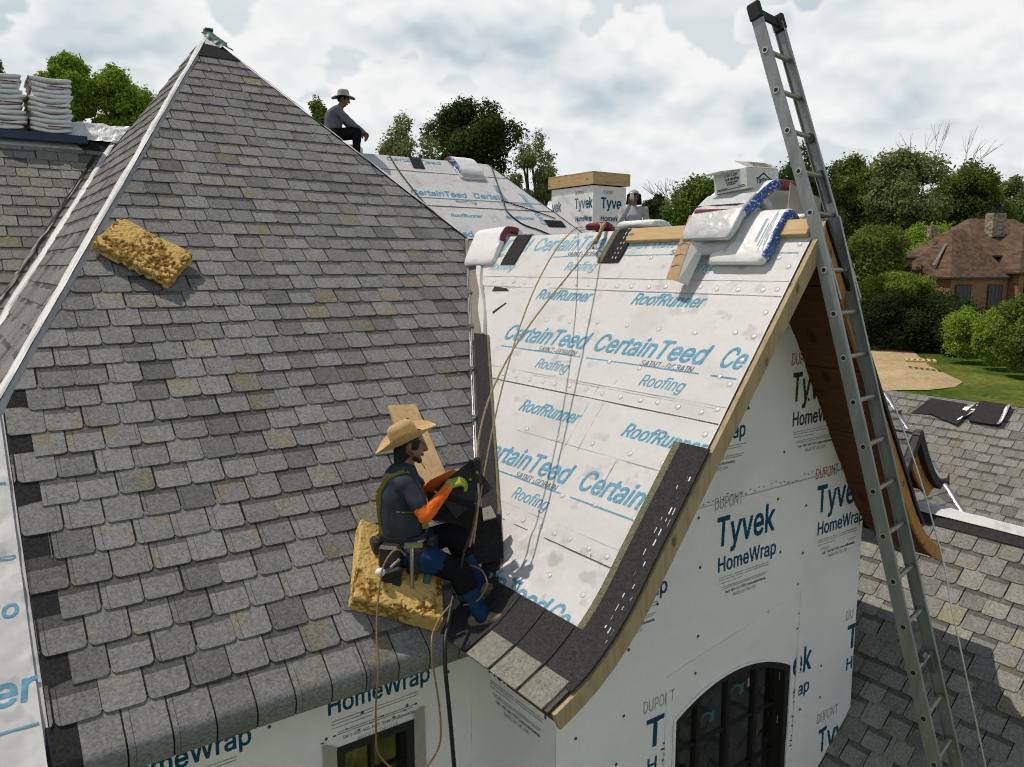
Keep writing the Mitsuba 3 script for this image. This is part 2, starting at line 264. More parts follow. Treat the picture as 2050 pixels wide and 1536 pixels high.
def sheet(region, to3d, hfn, cell):
    """A draped sheet over a region: grid cells, clipped at the edge, displaced by hfn(ab)."""
    x0, y0, x1, y1 = region.bounds; xs = np.arange(x0, x1 + cell, cell); ys = np.arange(y0, y1 + cell, cell)
    idx, V, F = {}, [], []
    def vid(x, y):
        k = (round(x, 5), round(y, 5))
        if k not in idx: idx[k] = len(V); V.append((x, y))
        return idx[k]
    prep = shapely.prepared.prep(region)
    for i in range(len(xs) - 1):
        for j in range(len(ys) - 1):
            c = sbox(xs[i], ys[j], xs[i + 1], ys[j + 1])
            if prep.contains(c):
                q = [vid(xs[i], ys[j]), vid(xs[i + 1], ys[j]), vid(xs[i + 1], ys[j + 1]), vid(xs[i], ys[j + 1])]
                F += [[q[0], q[1], q[2]], [q[0], q[2], q[3]]]
            elif prep.intersects(c):
                g = region.intersection(c)
                for pg in getattr(g, 'geoms', [g]):
                    if pg.geom_type != 'Polygon' or pg.area < 1e-7: continue
                    try: v2, f = trimesh.creation.triangulate_polygon(pg, engine='earcut')
                    except Exception: continue
                    for t in f:
                        q = [vid(*v2[k]) for k in t]
                        if len(set(q)) == 3:
                            a, b, cc = (np.array(V[k]) for k in q)
                            if (b - a)[0] * (cc - a)[1] - (b - a)[1] * (cc - a)[0] < 0: q = q[::-1]
                            F.append(q)
    V = np.array(V)
    return trimesh.Trimesh(to3d(V, hfn(V)), np.array(F), process=False)
_txt = {}
def text2(text, bold):
    if (text, bold) not in _txt: _txt[text, bold] = text_mesh(text, 1.0, 0.02, bold)
    return _txt[text, bold].copy()
def lettering(parent, text, m, to3d, a, b, height, width=None, bold=False, shear=0.0, hfn=None, lift=0.002, sub=0.09, name='lettering', rot=False):
    t = text2(text, bold); v, f = np.array(t.vertices), np.array(t.faces)
    if width: v[:, 0] *= width / height / (v[:, 0].max() - min(0, v[:, 0].min()))
    v[:, :2] *= height; v[:, 0] += shear * v[:, 1]
    if sub:
        t = trimesh.Trimesh(v, f, process=False)
        v, f = trimesh.remesh.subdivide_to_size(v, f, sub, max_iter=6)
    ab = v[:, :2].copy()
    if rot: ab = np.stack([-ab[:, 1], ab[:, 0]], 1)
    ab = ab + A(a, b)
    top = v[:, 2] > 0.01 * 1.0
    h = lift * np.where(top, 1.0, -0.2) + (hfn(ab) if hfn else 0)
    return put(parent, name, trimesh.Trimesh(to3d(ab, h), f, process=False), m)
def strip(parent, name, poly, m, to3d, h0, h1, **kw):
    poly = poly if isinstance(poly, Polygon) else Polygon(poly)
    g = prism(poly, to3d, h0, h1)
    return put(parent, name, g, m, **kw)

# ------------------------------------------------------------------ shingles
shingle_budget = []      # (size in view, key base, mesh, uv, material) of every tab; the 300 largest become parts
def tab_rows(holder, to3d, region, tabw, expo, b0, rows, phase, seed, m='m_shingle', gap=0.010, thick=0.008, tail=0.045, left_step=None, taper=0.0):
    rng = random.Random(seed); reg = shapely.prepared.prep(region)
    x0, y0, x1, y1 = region.bounds
    for k in range(rows):
        b = b0 + k * expo
        if b > y1 or b + expo + tail < y0: continue
        ph = phase(k) + rng.uniform(-0.012, 0.012)
        j0 = math.floor((x0 - ph) / tabw) - 1
        for j in range(j0, int((x1 - x0) / tabw) + j0 + 4):
            a = ph + j * tabw + rng.uniform(-0.004, 0.004)
            L, R = a + gap / 2, a + tabw - gap / 2
            if R < x0 or L > x1: continue
            c = 0.024 + rng.uniform(-0.004, 0.006); bb = b + rng.uniform(-0.004, 0.004)
            poly = Polygon([(L, bb + c), (L + c * .35, bb + c * .3), (L + c, bb), (R - c, bb), (R - c * .35, bb + c * .3), (R, bb + c), (R, b + expo + tail), (L, b + expo + tail)])
            if left_step is not None and left_step(k) is not None:
                poly = poly.intersection(sbox(left_step(k), -99, 999, 999))
            if not reg.contains(poly):
                if not reg.intersects(poly): continue
                poly = region.intersection(poly)
            tid = rng.randrange(1, 4000); tilt = rng.uniform(-0.0015, 0.0015)
            for pg in getattr(poly, 'geoms', [poly]):
                if pg.geom_type != 'Polygon' or pg.area < 4e-4: continue
                v2 = np.array(pg.exterior.coords)[:-1]; n = len(v2)
                cen = v2.mean(0); v2 = np.vstack([v2, cen]); f = np.array([[n, i, (i + 1) % n] for i in range(n)])
                hh = lambda q, b=bb: 0.016 - (q[:, 1] - b) / (expo + tail) * 0.012 + tilt * (q[:, 0] - cen[0]) / tabw * 2
                g = solid(v2, f, to3d, lambda q: hh(q) - thick, hh)
                uv1 = np.stack([tid + np.clip((v2[:, 0] - L) / tabw, 0.02, 0.98), (v2[:, 1] - bb) / expo], 1)
                uvs = np.vstack([uv1, uv1])
                ctr = g.vertices.mean(0); d2 = ctr @ ctr; z = ctr @ FWD
                px = ctr @ RT / z; py = (ctr[2] + 0.148 * z) / z
                inview = z > 0.5 and abs(px) < 0.66 and abs(py) < 0.62
                nrm = to3d(A([0, 0]), 1.0)[0] - to3d(A([0, 0]), 0.0)[0]
                size = pg.area * abs(nrm @ ctr) / d2 ** 1.5 if inview else 0.0
                shingle_budget.append((size, holder, g, uvs, m))
def flush_shingles(limit=300):
    order = sorted(range(len(shingle_budget)), key=lambda i: -shingle_budget[i][0]); rest = {}
    for r, i in enumerate(order):
        size, holder, g, uvs, m = shingle_budget[i]
        if r < limit: put(holder, 'shingle', g, m, uv=uvs)
        else: rest.setdefault((holder, m), []).append((g, uvs))
    for (holder, m), L in rest.items():
        put(holder, 'shingle_courses', cat([g for g, _ in L]), m, uv=np.vstack([u for _, u in L]), kind='stuff')

# ================================================================== THE HOUSE
H = thing('house', 'grey shingled house under construction with white wrapped walls and a steep gable, filling the foreground', 'house')
TS = 0.8147                                   # pitch of the tower front (rise per metre)
cT, sT = math.cos(math.atan(TS)), math.sin(math.atan(TS))
EV, EZ = 4.29, TS * 4.29 - 6.035              # eave of the tower front
APEX = A(3.03, 11.06, 2.975)
front = frame((0, EV, EZ), (1, 0, 0), (0, cT, sT))   # a = x, b = up the slope
def fs(V): return (V - EV) / cT
apx = (3.03, fs(11.06))
HS = 1.376; HR = TS / HS                      # side faces are steeper
hipL = lambda b: 3.03 - (apx[1] - b) * cT * HR
hipR = lambda b: 3.03 + (apx[1] - b) * cT * HR
VX = lambda b: 2.80 + (b * cT + EV - 4.29) * 0.603   # valley with the gable roof
deckpoly = Polygon([(hipL(0) - .0, 0.07), (2.83, 0.07), (VX(fs(7.80)), fs(7.80)), apx])
FR = H + '__front_roof'
put(H, 'front_roof', prism(deckpoly, front, -0.10, -0.006), 'm_underlay')
shing = Polygon([(0.23, -0.02), (2.86, -0.02), (VX(fs(7.80)) - .02, fs(7.80)), (hipR(apx[1] - .35) - .02, apx[1] - .35), (hipL(apx[1] - .35) + .05, apx[1] - .35), (0.24 + .06, fs(6.34)), (0.23, fs(6.2))])
put(FR, 'base_sheet', prism(shing.intersection(sbox(-9, .06, 99, 99)), front, -0.004, 0.004), 'm_asphalt')
phf = lambda k: 0.466 + (k - 1) * 0.1145 + 0.02 * math.sin(k * 2.3)
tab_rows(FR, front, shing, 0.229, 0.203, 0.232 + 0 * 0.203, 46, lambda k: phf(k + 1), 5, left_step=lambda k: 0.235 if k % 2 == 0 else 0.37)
# eave course: bends down over the edge
def eave_map(ab, h):
    ab = np.asarray(ab, float); b = ab[:, 1]; h = np.broadcast_to(np.asarray(h, float), (len(ab),)); R_ = .085; A1 = 1.15
    t = np.clip(0.05 - b, 0, 1); ang = np.clip(t / R_, 0, A1); ex = np.clip(t - R_ * A1, 0, 1)
    base = front(np.stack([ab[:, 0], np.maximum(b, 0.05)], 1), 0.0)
    al = R_ * np.sin(ang) + ex * np.cos(A1); dn = R_ * (1 - np.cos(ang)) + ex * np.sin(A1)      # along the slope, and into it
    base[:, 1] += -al * cT + dn * sT; base[:, 2] += -al * sT - dn * cT
    nn = np.stack([0 * b, -sT * np.cos(ang) - cT * np.sin(ang), cT * np.cos(ang) - sT * np.sin(ang)], 1)
    return base + h[:, None] * nn
rng = random.Random(3)
for j in range(-1, 12):
    L, R = 0.466 + 0.10 + j * 0.229 + .005, 0.466 + 0.10 + (j + 1) * 0.229 - .005
    L, R = max(L, 0.36 if j >= 0 else .36), min(R, 2.80)
    if R - L < .03: continue
    bs = np.r_[np.linspace(-0.12, 0.06, 16), 0.27]; v2 = np.array([(x, b) for b in bs for x in (L + (.015 if b < -.12 else 0), (L + R) / 2, R - (.015 if b < -.12 else 0))])
    f = np.array([[i * 3 + q, i * 3 + q + 1, (i + 1) * 3 + q + 1] for i in range(16) for q in (0, 1)] + [[i * 3 + q, (i + 1) * 3 + q + 1, (i + 1) * 3 + q] for i in range(16) for q in (0, 1)])
    hh = lambda q: 0.014 - np.clip(q[:, 1], 0, 1) * 0.04
    g = solid(v2, f, eave_map, lambda q: hh(q) - .009, hh); tid = rng.randrange(1, 4000)
    u1 = np.stack([tid + np.clip((v2[:, 0] - L) / .229, .02, .98), np.clip(v2[:, 1] / .203, 0, 1)], 1)
    put(FR, 'shingle', g, 'm_shingle', uv=np.vstack([u1, u1]))
def eave_sheet(x0, x1, h, m, nm):
    bs = np.linspace(-.125, .3, 14); v2 = np.array([(x, b) for b in bs for x in (x0, x1)])
    f = np.array([[2 * i, 2 * i + 1, 2 * i + 3] for i in range(13)] + [[2 * i, 2 * i + 3, 2 * i + 2] for i in range(13)])
    put(FR, nm, solid(v2, f, eave_map, h - .006, h), m)
eave_sheet(0.23, 2.82, 0.003, 'm_asphalt', 'eave_starter')
# left side: unfinished underlayment hanging over the eave, crumpled
def crump(ab):
    q = np.stack([ab[:, 0] * 9, ab[:, 1] * 9, 0 * ab[:, 0]], 1)
    return 0.012 + 0.03 * (nfbm(q * .7, 3, 4) - .4) + np.clip(0.5 - ab[:, 1], 0, 1) * 0.10 * nfbm(q * .5 + 3, 3, 9)
put(FR, 'loose_underlayment', sheet(Polygon([(-1.3, -0.28), (0.20, -0.28), (0.21, fs(6.1)), (0.21, fs(6.3)), (-1.3, fs(4.5))]), front, crump, 0.03), 'm_underlay', smooth=True, label='crumpled white underlayment left of the shingles')
for t, m, a, b, hgt, it in (('Cer', 'm_blue_ink', -.19, 0.42, .165, .15), ('Ro', 'm_blue_ink', -.02, 0.93, .11, .15), ('ta', 'm_blue_ink', -.06, 1.55, .15, .15)):
    lettering(FR, t, m, front, a, b, hgt, None, True, it, crump, 0.003, 0.02)
for b in (.27, 1.32, 1.86): strip(FR, 'printed_line', [(-1.2, b), (0.19, b), (0.19, b + .012), (-1.2, b + .012)], 'm_blue_ink', lambda ab, h: front(ab, crump(ab) + h), .004, .006)
put(FR, 'drip_flap', prism(Polygon([(0.19, -.10), (0.245, -.10), (0.235, .25), (0.215, .25)]), front, -0.12, 0.0), 'm_black')
# hip strips and peak
def strip3(p, q, w, up, thick=.012, wav=0.012, seed=1, n=60):
    p, q = A(*p), A(*q); t = np.linspace(0, 1, n)[:, None]; c = p + (q - p) * t
    d = unit(q - p); s = unit(np.cross(d, up)); u = np.cross(s, d)
    k = nfbm(np.c_[t * 22 + seed, 0 * t, 0 * t], 3, seed) - .5
    V = []
    for i, (o, hgt) in enumerate(((-w, -.35 * w), (-w * .5, 0), (0, .2 * w), (w * .5, 0), (w, -.35 * w))):
        e = nfbm(np.c_[t * 15 + 7 * i, 0 * t, 0 * t], 3, seed + i) - .5
        V.append(c + s * (o * (1 + .5 * e[:, None]) + wav * k[:, None]) + u * (thick + hgt * .6 + .02 * e[:, None]))
    V = np.stack(V, 1).reshape(-1, 3); F = []
    for i in range(n - 1):
        for j in range(4): F += [[i * 5 + j, i * 5 + j + 1, i * 5 + j + 6], [i * 5 + j, i * 5 + j + 6, i * 5 + j + 5]]
    return trimesh.Trimesh(V, F, process=False)
hb = A(hipL(fs(5.4)), 5.4, TS * 5.4 - 6.035)
put(FR, 'hip_strip', strip3(APEX, hb, 0.034, (-.4, -.35, .85), .03, seed=2, n=120), 'm_underlay', True, 'white membrane strip along the left hip')
put(FR, 'hip_strip', strip3(APEX, (hipR(fs(7.9)), 7.9, TS * 7.9 - 6.035), 0.03, (.5, -.3, .8), .012, seed=5), 'm_underlay', True)
put(FR, 'peak_patch', prism(Polygon([(2.93, apx[1] - .30), (3.13, apx[1] - .34), (3.05, apx[1] + .02), (3.0, apx[1] + .02)]), front, .0, .03), 'm_underlay')
put(FR, 'peak_cap', cat([strip3(APEX + A(-.03, 0, .02), APEX + A(.20, -.31, -.235), .05, (.4, -.3, .8), .03, seed=8, n=20), boxm(APEX + A(.02, 0, .07), (.10, .10, .035)), strip3(APEX + A(-.01, -.02, .02), APEX + A(.15, -.27, -.20), .085, (.0, -.6, .8), .035, seed=9, n=20)]), 'm_copper', True, 'dark patina metal cap on the peak')
strip(FR, 'peak_course', Polygon([(hipL(apx[1] - .62) + .04, apx[1] - .62), (hipR(apx[1] - .62) - .02, apx[1] - .62), (hipR(apx[1] - .32) - .02, apx[1] - .30), (hipL(apx[1] - .32) + .05, apx[1] - .28)]), 'm_asphalt_grey', front, .004, .022)
# left hip face and back faces
LF = H + '__side_roof'
cS, sS = math.cos(math.atan(HS)), math.sin(math.atan(HS))
XE = 3.03 - (APEX[2] - EZ) / HS
side = frame((XE, 11.06, EZ), (0, -1, 0), (cS, 0, sS))      # a = -y from apex line, b up the slope
sl = (3.03 - XE) / cS
hy = lambda b: (sl - b) * cS / HR                           # |a| of the hip at height b
sidepoly = Polygon([(-hy(0), 0), (hy(0), 0), (0, sl)])
put(H, 'side_roof', prism(sidepoly, side, -0.1, 0.0), 'm_asphalt')
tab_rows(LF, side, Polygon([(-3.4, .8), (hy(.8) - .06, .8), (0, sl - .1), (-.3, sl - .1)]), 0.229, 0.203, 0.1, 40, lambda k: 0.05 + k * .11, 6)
back = frame((7.2, 11.06, EZ), (0, 1, 0), (-cS, 0, sS))
put(H, 'back_roof', cat([prism(sidepoly, frame((3.03 * 2 - XE, 11.06, EZ), (0, 1, 0), (-cS, 0, sS)), -0.1, 0.0), prism(Polygon([(-4.0, 0), (4.0, 0), (0, apx[1])]), frame((3.03, 17.83, EZ), (-1, 0, 0), (0, -cT, sT)), -.1, 0.0)]), 'm_asphalt')
# ---- main roof behind
MC = -8.47; MV, MZ = 13.04, .8 * 13.04 - 8.47; cM, sM = math.cos(math.atan(.8)), math.sin(math.atan(.8))
mainf = frame((0, MV, MZ), (1, 0, 0), (0, cM, sM))          # b = 0 at the ridge, negative downwards
MR = H + '__main_roof'
def mw(ab):
    return 0.010 * (nfbm(np.stack([ab[:, 0] * 3, ab[:, 1] * 5, 0 * ab[:, 0]], 1), 3, 8) - .5) + .004
hx = 8.75; hipm = lambda b: hx - b * cM * .59
put(H, 'main_roof', sheet(Polygon([(-9, -4.5), (-9, 0), (hx, 0), (hipm(-5.0), -5.0), (1, -5.0)]), mainf, mw, .1), 'm_underlay', True)
endf = frame((hx, MV, MZ), (0, 1, 0), (-cS, 0, sS))
put(H, 'main_roof_end', prism(Polygon([(0, 0), (-4.0, -5), (4.0, -5)]), endf, -.05, 0), 'm_underlay')
put(H, 'main_roof_back', prism(Polygon([(-9, 0), (hx, 0), (hx + 3, -6.0), (-9, -6.0)]), frame((0, MV, MZ), (1, 0, 0), (0, -cM, sM)), 0, .05), 'm_asphalt')
leftreg = Polygon([(-6, -4.5), (-6, -.62), (2.6, -.62), (.5, -4.5)])
put(MR, 'base_sheet', prism(leftreg, mainf, .008, .014), 'm_asphalt')
mainu = lambda ab, h=0.0: mainf(ab, np.asarray(h) + .012)
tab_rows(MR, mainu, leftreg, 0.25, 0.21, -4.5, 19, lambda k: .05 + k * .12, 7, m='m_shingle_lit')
strip(MR, 'ridge_sheet', [(1.55, -.34), (1.9, -.15), (2.2, -.38), (2.0, -.62), (1.7, -.62)], 'm_asphalt', mainf, .02, .03)
put(MR, 'crumpled_plastic', sheet(Polygon([(1.3, -.35), (2.5, -.5), (2.5, .02), (1.2, .02)]), mainf, lambda ab: .03 + .09 * nfbm(np.stack([ab[:, 0] * 8, ab[:, 1] * 8, 0 * ab[:, 0]], 1), 3, 2), .03), 'm_plastic', False, 'crumpled clear plastic on the ridge')
vb = lambda z: A(3.03 - (APEX[2] - z) / HS, (z - MC) / .8, z)
put(MR, 'valley_strip', strip3(vb(1.7), vb(-1.2), .055, (-.6, -.5, .6), .05, seed=12, n=90), 'm_underlay', True, 'white membrane strip along the left valley')
put(MR, 'valley_edge', strip3(vb(1.5) + A(-.13, 0, .0), vb(-1.2) + A(-.13, 0, .0), .03, (-.4, -.5, .7), .035, seed=13, n=40), 'm_black')
for t, a, b, hh, it in (('CertainTeed', 6.55, -1.20, .15, .25), ('Certain', 7.82, -1.20, .15, .25), ('CertainTeed', 6.10, -2.36, .15, .25), ('CertainTeed', 7.37, -2.36, .15, .25), ('RoofRunner', 7.05, -1.80, .085, .35), ('RoofRunner', 8.2, -1.80, .085, .35), ('CertainTeed', 6.5, -.16, .10, .25)):
    lettering(MR, t, 'm_blue_pale' if b > -.5 else 'm_blue_ink', mainf, a, b, hh, 1.13 if t == 'CertainTeed' else None, True, it, mw, .006, .1)
for a in (7.35, 8.6): lettering(MR, 'Roofing', 'm_grey_ink', mainf, a, -1.38, .09, None, False, .25, mw, .006, .1)
lettering(MR, 'CertainTeed', 'm_blue_pale', mainf, 9.05, -1.95, .12, None, True, .2, mw, .006, .1, rot=True); lettering(MR, 'Roofing', 'm_blue_pale', mainf, 8.55, -1.25, .1, None, True, .2, mw, .006, .1, rot=True)
for b, m in ((-1.52, 'm_seamdark'), (-.47, 'm_seam'), (-1.28, 'm_blue_pale'), (-2.6, 'm_seamdark')):
    strip(MR, 'seam_line', [(5.5, b), (hipm(b) - .03, b), (hipm(b) - .03, b + .010), (5.5, b + .010)], m, mainf, .008, .014)
put(MR, 'hip_edge', bar((hx + .0, MV, MZ + .012), (hipm(-5), MV - 5 * cM, MZ - 5 * sM + .012), .02, .012), 'm_seamdark')
# ---- the gable roof (left slope curved out at the eave)
RX, RZ = 4.91, 0.31
prof = np.array([(4.91, .31), (4.6, -.1094), (4.2, -.6506), (3.8, -1.1918), (3.4, -1.733), (3.15, -2.071), (3.0, -2.225), (2.85, -2.345), (2.7, -2.435), (2.55, -2.505), (2.45, -2.54)])
pq = np.r_[0, np.cumsum(np.linalg.norm(np.diff(prof, axis=0), axis=1))]
from scipy.interpolate import PchipInterpolator
pX, pZ = PchipInterpolator(pq, prof[:, 0]), PchipInterpolator(pq, prof[:, 1])
QE = float(np.interp(-2.57, -prof[:, 0], pq))
def gab(ab, h=0.0, side=1):
    """a = -y (reads along the slope), b = minus the distance down from the ridge."""
    ab = np.asarray(ab, float); q = np.clip(-ab[:, 1], 0.0, pq[-1]); e = 1e-3; qc = np.clip(q, e, pq[-1] - e)
    x, z = pX(q), pZ(q); tx, tz = pX(qc + e) - pX(qc - e), pZ(qc + e) - pZ(qc - e)
    l = np.hypot(tx, tz); nx, nz = tz / l, -tx / l
    h = np.broadcast_to(np.asarray(h, float), (len(ab),))
    X = x + nx * h
    if side < 0: X = RX + (RX - X) * .90
    return np.stack([X, -ab[:, 0], z + nz * h], 1)
qz = lambda z: (RZ - z) / .8042
GR = H + '__gable_roof'
rngc = [(1.0 + .1 * i, .3) for i in range(3)]
def gw(ab):
    a, q = ab[:, 0], -ab[:, 1]
    w = .010 * (nfbm(np.stack([a * 2.2, q * 3.5, 0 * a], 1), 3, 31) - .5) + .0035 * (nfbm(np.stack([a * 4, q * 26, 0 * a], 1), 2, 33) - .5)
    # creases fan out from the point where the sheet is pulled near the valley
    da, dq = a + 6.25, q - .66; r = np.hypot(da, dq); th = np.arctan2(dq, da)
    w = w + .018 * np.exp(-r / .55) * (nfbm(np.stack([th * 9, r * .8, 0 * a], 1), 2, 35) - .5) * np.clip(r * 6, 0, 1)
    # rougher and looser low down at the valley
    da2, dq2 = a + 4.35, q - 3.0; w = w + .05 * np.exp(-(da2 ** 2 + dq2 ** 2) / .12) * (nfbm(np.stack([a * 9, q * 9, 0 * a], 1), 3, 37) - .35)
    lap = .004 * (np.floor((q - .62) / 1.03) % 2)
    return w + .006
val_a = lambda q: -((pZ(np.clip(q, 0, 3.5)) + 6.035) / TS)        # a of the valley
edge = [(float(val_a(q)) + .30 + .04 * math.sin(q * 9), -q) for q in np.linspace(.0, 3.6, 26)]
put(H, 'gable_roof', sheet(Polygon([(-3.215, 0.0), (-3.215, -QE)] + [(float(val_a(q)), -q) for q in np.linspace(QE, 0, 20)]), gab, lambda ab: 0 * ab[:, 0] - .012, .12), 'm_metal_brown', True)
under = Polygon([(-3.22, -.0), (-3.22, -3.3)] + [(x, y) for x, y in reversed(edge) if y > -3.3])
put(GR, 'underlayment', sheet(under, gab, gw, .03), 'm_underlay', True, 'white printed roofing underlayment on the steep slope')
put(GR, 'ridge_fold', sheet(Polygon([(-10.9, 0), (-3.22, 0), (-3.22, -.14), (-10.9, -.14)]), lambda ab, h: gab(ab, h, -1), lambda ab: 0 * ab[:, 0] + .008, .1), 'm_underlay', True)
put(H, 'gable_roof_right', sheet(Polygon([(-11, 0), (-3.2, 0), (-3.2, -QE - .05), (-6.2, -QE - .05), (-11, -2)]), lambda ab, h: gab(ab, h, -1), lambda ab: 0 * ab[:, 0], .15), 'm_asphalt', True)
put(H, 'gable_roof_rear', sheet(Polygon([(-11, 0), (-7.6, 0), (-7.6, -.6), (-11, -.6)]), gab, lambda ab: 0 * ab[:, 0] - .03, .15), 'm_underlay', True)
def gtext(t, m, Va, z, hgt, w, bold, it): lettering(GR, t, m, gab, -Va, -qz(z), hgt, w, bold, it, gw, .003, .05)
for z, starts, m in ((.15, (7.6, 6.36, 5.05, 3.78), 'm_blue_pale'), (-.67, (6.0, 4.75, 3.47), 'm_blue_ink'), (-1.565, (5.42, 4.14), 'm_blue_ink'), (-2.30, (4.93, 3.80), 'm_blue_ink')):
    for V in starts:
        t = 'CertainTeed'; w = 1.15
        if z == -.67 and V < 3.5: t, w = 'Ce', .20
        if z == -2.30: t, w = ('CertainTeed', 1.10) if V > 4.5 else ('Ce', .20)
        if z == -1.565 and V < 4.5: t, w = 'Certain', .62
        if z == .15 and V < 4: t, w = 'Ce', .20
        gtext(t, m, V, z, .155, w, True, .25)
        if len(t) > 8:
            gtext('SAINT-GOBAIN', 'm_print_slate', V - .60, z - .062, .05, .50, False, .2)
            gtext('Roofing', 'm_blue_ink' if z < 0 else 'm_blue_pale', V - .68, z - .19, .095, .42, False, .25)
        L = min(1.17 if len(t) > 2 and V > 4.3 else .8, V - 3.26)
        q = qz(z - .065); V0 = min(V, 5.95 if z > -1 else 5.2)
        strip(GR, 'printed_line', [(-V0, -q), (-V + L, -q), (-V + L, -q + .011), (-V0, -q + .011)] if V0 - V + L > .1 else [(-V, -q), (-V + .3, -q), (-V + .3, -q + .01), (-V, -q + .01)], m, lambda ab, h: gab(ab, gw(ab) + h), .0, .003)
for z, L in ((-.30, (5.85, 4.60)), (-1.19, (5.22, 3.99))):
    for V in L: gtext('RoofRunner', 'm_blue_ink', V, z, .105, .74 if V > 3.95 else .7, True, .35)
for z in (-.205, -1.005, -1.90):
    for dz, m, t in ((0, 'm_seamdark' if z < -.9 else 'm_seam', .007), (.10, 'm_grid', .004)):
        q = qz(z + dz); Va = -float(val_a(q)) - .34
        strip(GR, 'lap_seam', [(-Va, -q), (-3.23, -q), (-3.23, -q + t), (-Va, -q + t)], m, lambda ab, h: gab(ab, gw(ab) + h), .0, .0035)
for z, V0, V1 in ((-1.33, 5.1, 3.45), (-.92, 5.3, 3.3)):
    strip(GR, 'chalk_line', [(-V0, -qz(z)), (-V1, -qz(z)), (-V1, -qz(z) + .003), (-V0, -qz(z) + .003)], 'm_grid', lambda ab, h: gab(ab, gw(ab) + h), .0, .003)
for V, z0, z1 in ((4.3, -.85, -1.35), (4.45, -.9, -1.45), (3.9, -1.35, -1.55)):
    strip(GR, 'chalk_line', [(-V, -qz(z0)), (-V - .012, -qz(z1)), (-V - .008, -qz(z1)), (-V + .004, -qz(z0))], 'm_grid', lambda ab, h: gab(ab, gw(ab) + h), .0, .003)
cap = trimesh.creation.revolve(A([0, .0045], [.007, .0042], [.012, .0026], [.0155, .0022], [.0175, .0]), sections=14)
capring = trimesh.creation.revolve(A([.0175, .001], [.0205, .0012], [.0205, 0]), sections=14)
def stick(ab, hf, f):
    p = f(A(ab), hf(A(ab)) + .001)[0]; q = f(A(ab), hf(A(ab)) + .101)[0]; n = unit(q - p); s = unit(np.cross(n, (0.2, 1, .1))); M = np.eye(4); M[:3, :3] = np.stack([s, np.cross(n, s), n], 1); M[:3, 3] = p
    return M
mat('m_cap', (0.62, 0.62, 0.61), 0.3, 0.5); mat('m_capring', (0.34, 0.32, 0.31), 0.5, 0.4)
rngn = random.Random(8)
caps = []
for z in (-.16, -.95, -1.85):
    q = qz(z); V = 3.4
    while V < -float(val_a(q)) - .45: caps.append((-V, -q + rngn.uniform(-.008, .008))); V += rngn.uniform(.15, .21)
for z, V0, V1, st in ((-.46, 3.45, 6.0, .36), (-.73, 3.4, 5.7, .38), (-1.3, 3.5, 5.1, .36), (-1.62, 3.5, 4.9, .38), (-2.08, 3.6, 4.1, .33), (.06, 3.4, 4.7, .45)):
    V = V0
    while V < V1: caps.append((-V, -qz(z + rngn.uniform(-.02, .02)))); V += st * rngn.uniform(.85, 1.15)
for q in np.arange(.2, 2.2, .19): caps.append((-3.29, -q))
for ab in caps:
    M = stick(ab, gw, gab)
    for nm, msh, m in (('cap_nail', cap, 'm_cap'),):
        g = msh.copy(); g.apply_transform(M); r = capring.copy(); r.apply_transform(M)
        put(GR, nm, g, m, True)
    put(GR, 'nail_ring', r, 'm_capring')
# valley metals
vv = lambda z, o: A(0, 0, 0) + gab(A([float(val_a(qz(z))) + o, -qz(z)]), .0)[0]
def vstrip(nm, o0, o1, z0, z1, m, h0, h1, n=16, label=None, wob=0.0):
    pts = []
    for z in np.linspace(z0, z1, n): pts.append((float(val_a(qz(z))) + o0 + wob * math.sin(z * 17), -qz(z)))
    for z in np.linspace(z1, z0, n): pts.append((float(val_a(qz(z))) + o1 + wob * math.sin(z * 13 + 1), -qz(z)))
    put(GR, nm, prism(Polygon(pts), gab, h0, h1), m, label=label)
vstrip('valley_metal', -.02, .06, .34, -2.40, 'm_metal_dark', .0, .012)
vstrip('valley_rib', .045, .062, .30, -2.30, 'm_galv', .0, .030); vstrip('valley_rib', .075, .088, .30, -2.30, 'm_galv', .0, .030)
vstrip('valley_flange', .088, .34, .28, -.72, 'm_metal_brown', .0, .006, label='brown valley flashing')
vstrip('valley_starter', .12, .34, -.66, -2.28, 'm_asphalt_grey', .012, .022, label='dark starter shingle strip beside the valley')
vstrip('valley_starter_edge', .32, .375, -.66, -2.20, 'm_olive', .010, .018)
vstrip('torn_edge', .27, .335, -.02, -.66, 'm_underlay', .006, .05, n=10, wob=.02)
for z in (-.30, -.62, -.98, -1.35):
    p = vv(z, .065); put(GR, 'clip', cat([boxm(p + A(-.02, 0, .03), (.09, .03, .012)), boxm(p + A(-.0, .02, .045), (.02, .06, .02))]), 'm_galv')
put(GR, 'sheet_tear', prism(Polygon([(-6.62, -.64), (-6.40, -.655), (-6.33, -.685), (-6.62, -.70)]), lambda ab, h: gab(ab, gw(ab) + h), .001, .004), 'm_black')
put(GR, 'sheet_tear', prism(Polygon([(-6.40, -.94), (-6.27, -.82), (-6.25, -.83), (-6.38, -.96)]), lambda ab, h: gab(ab, gw(ab) + h), .001, .004), 'm_black')
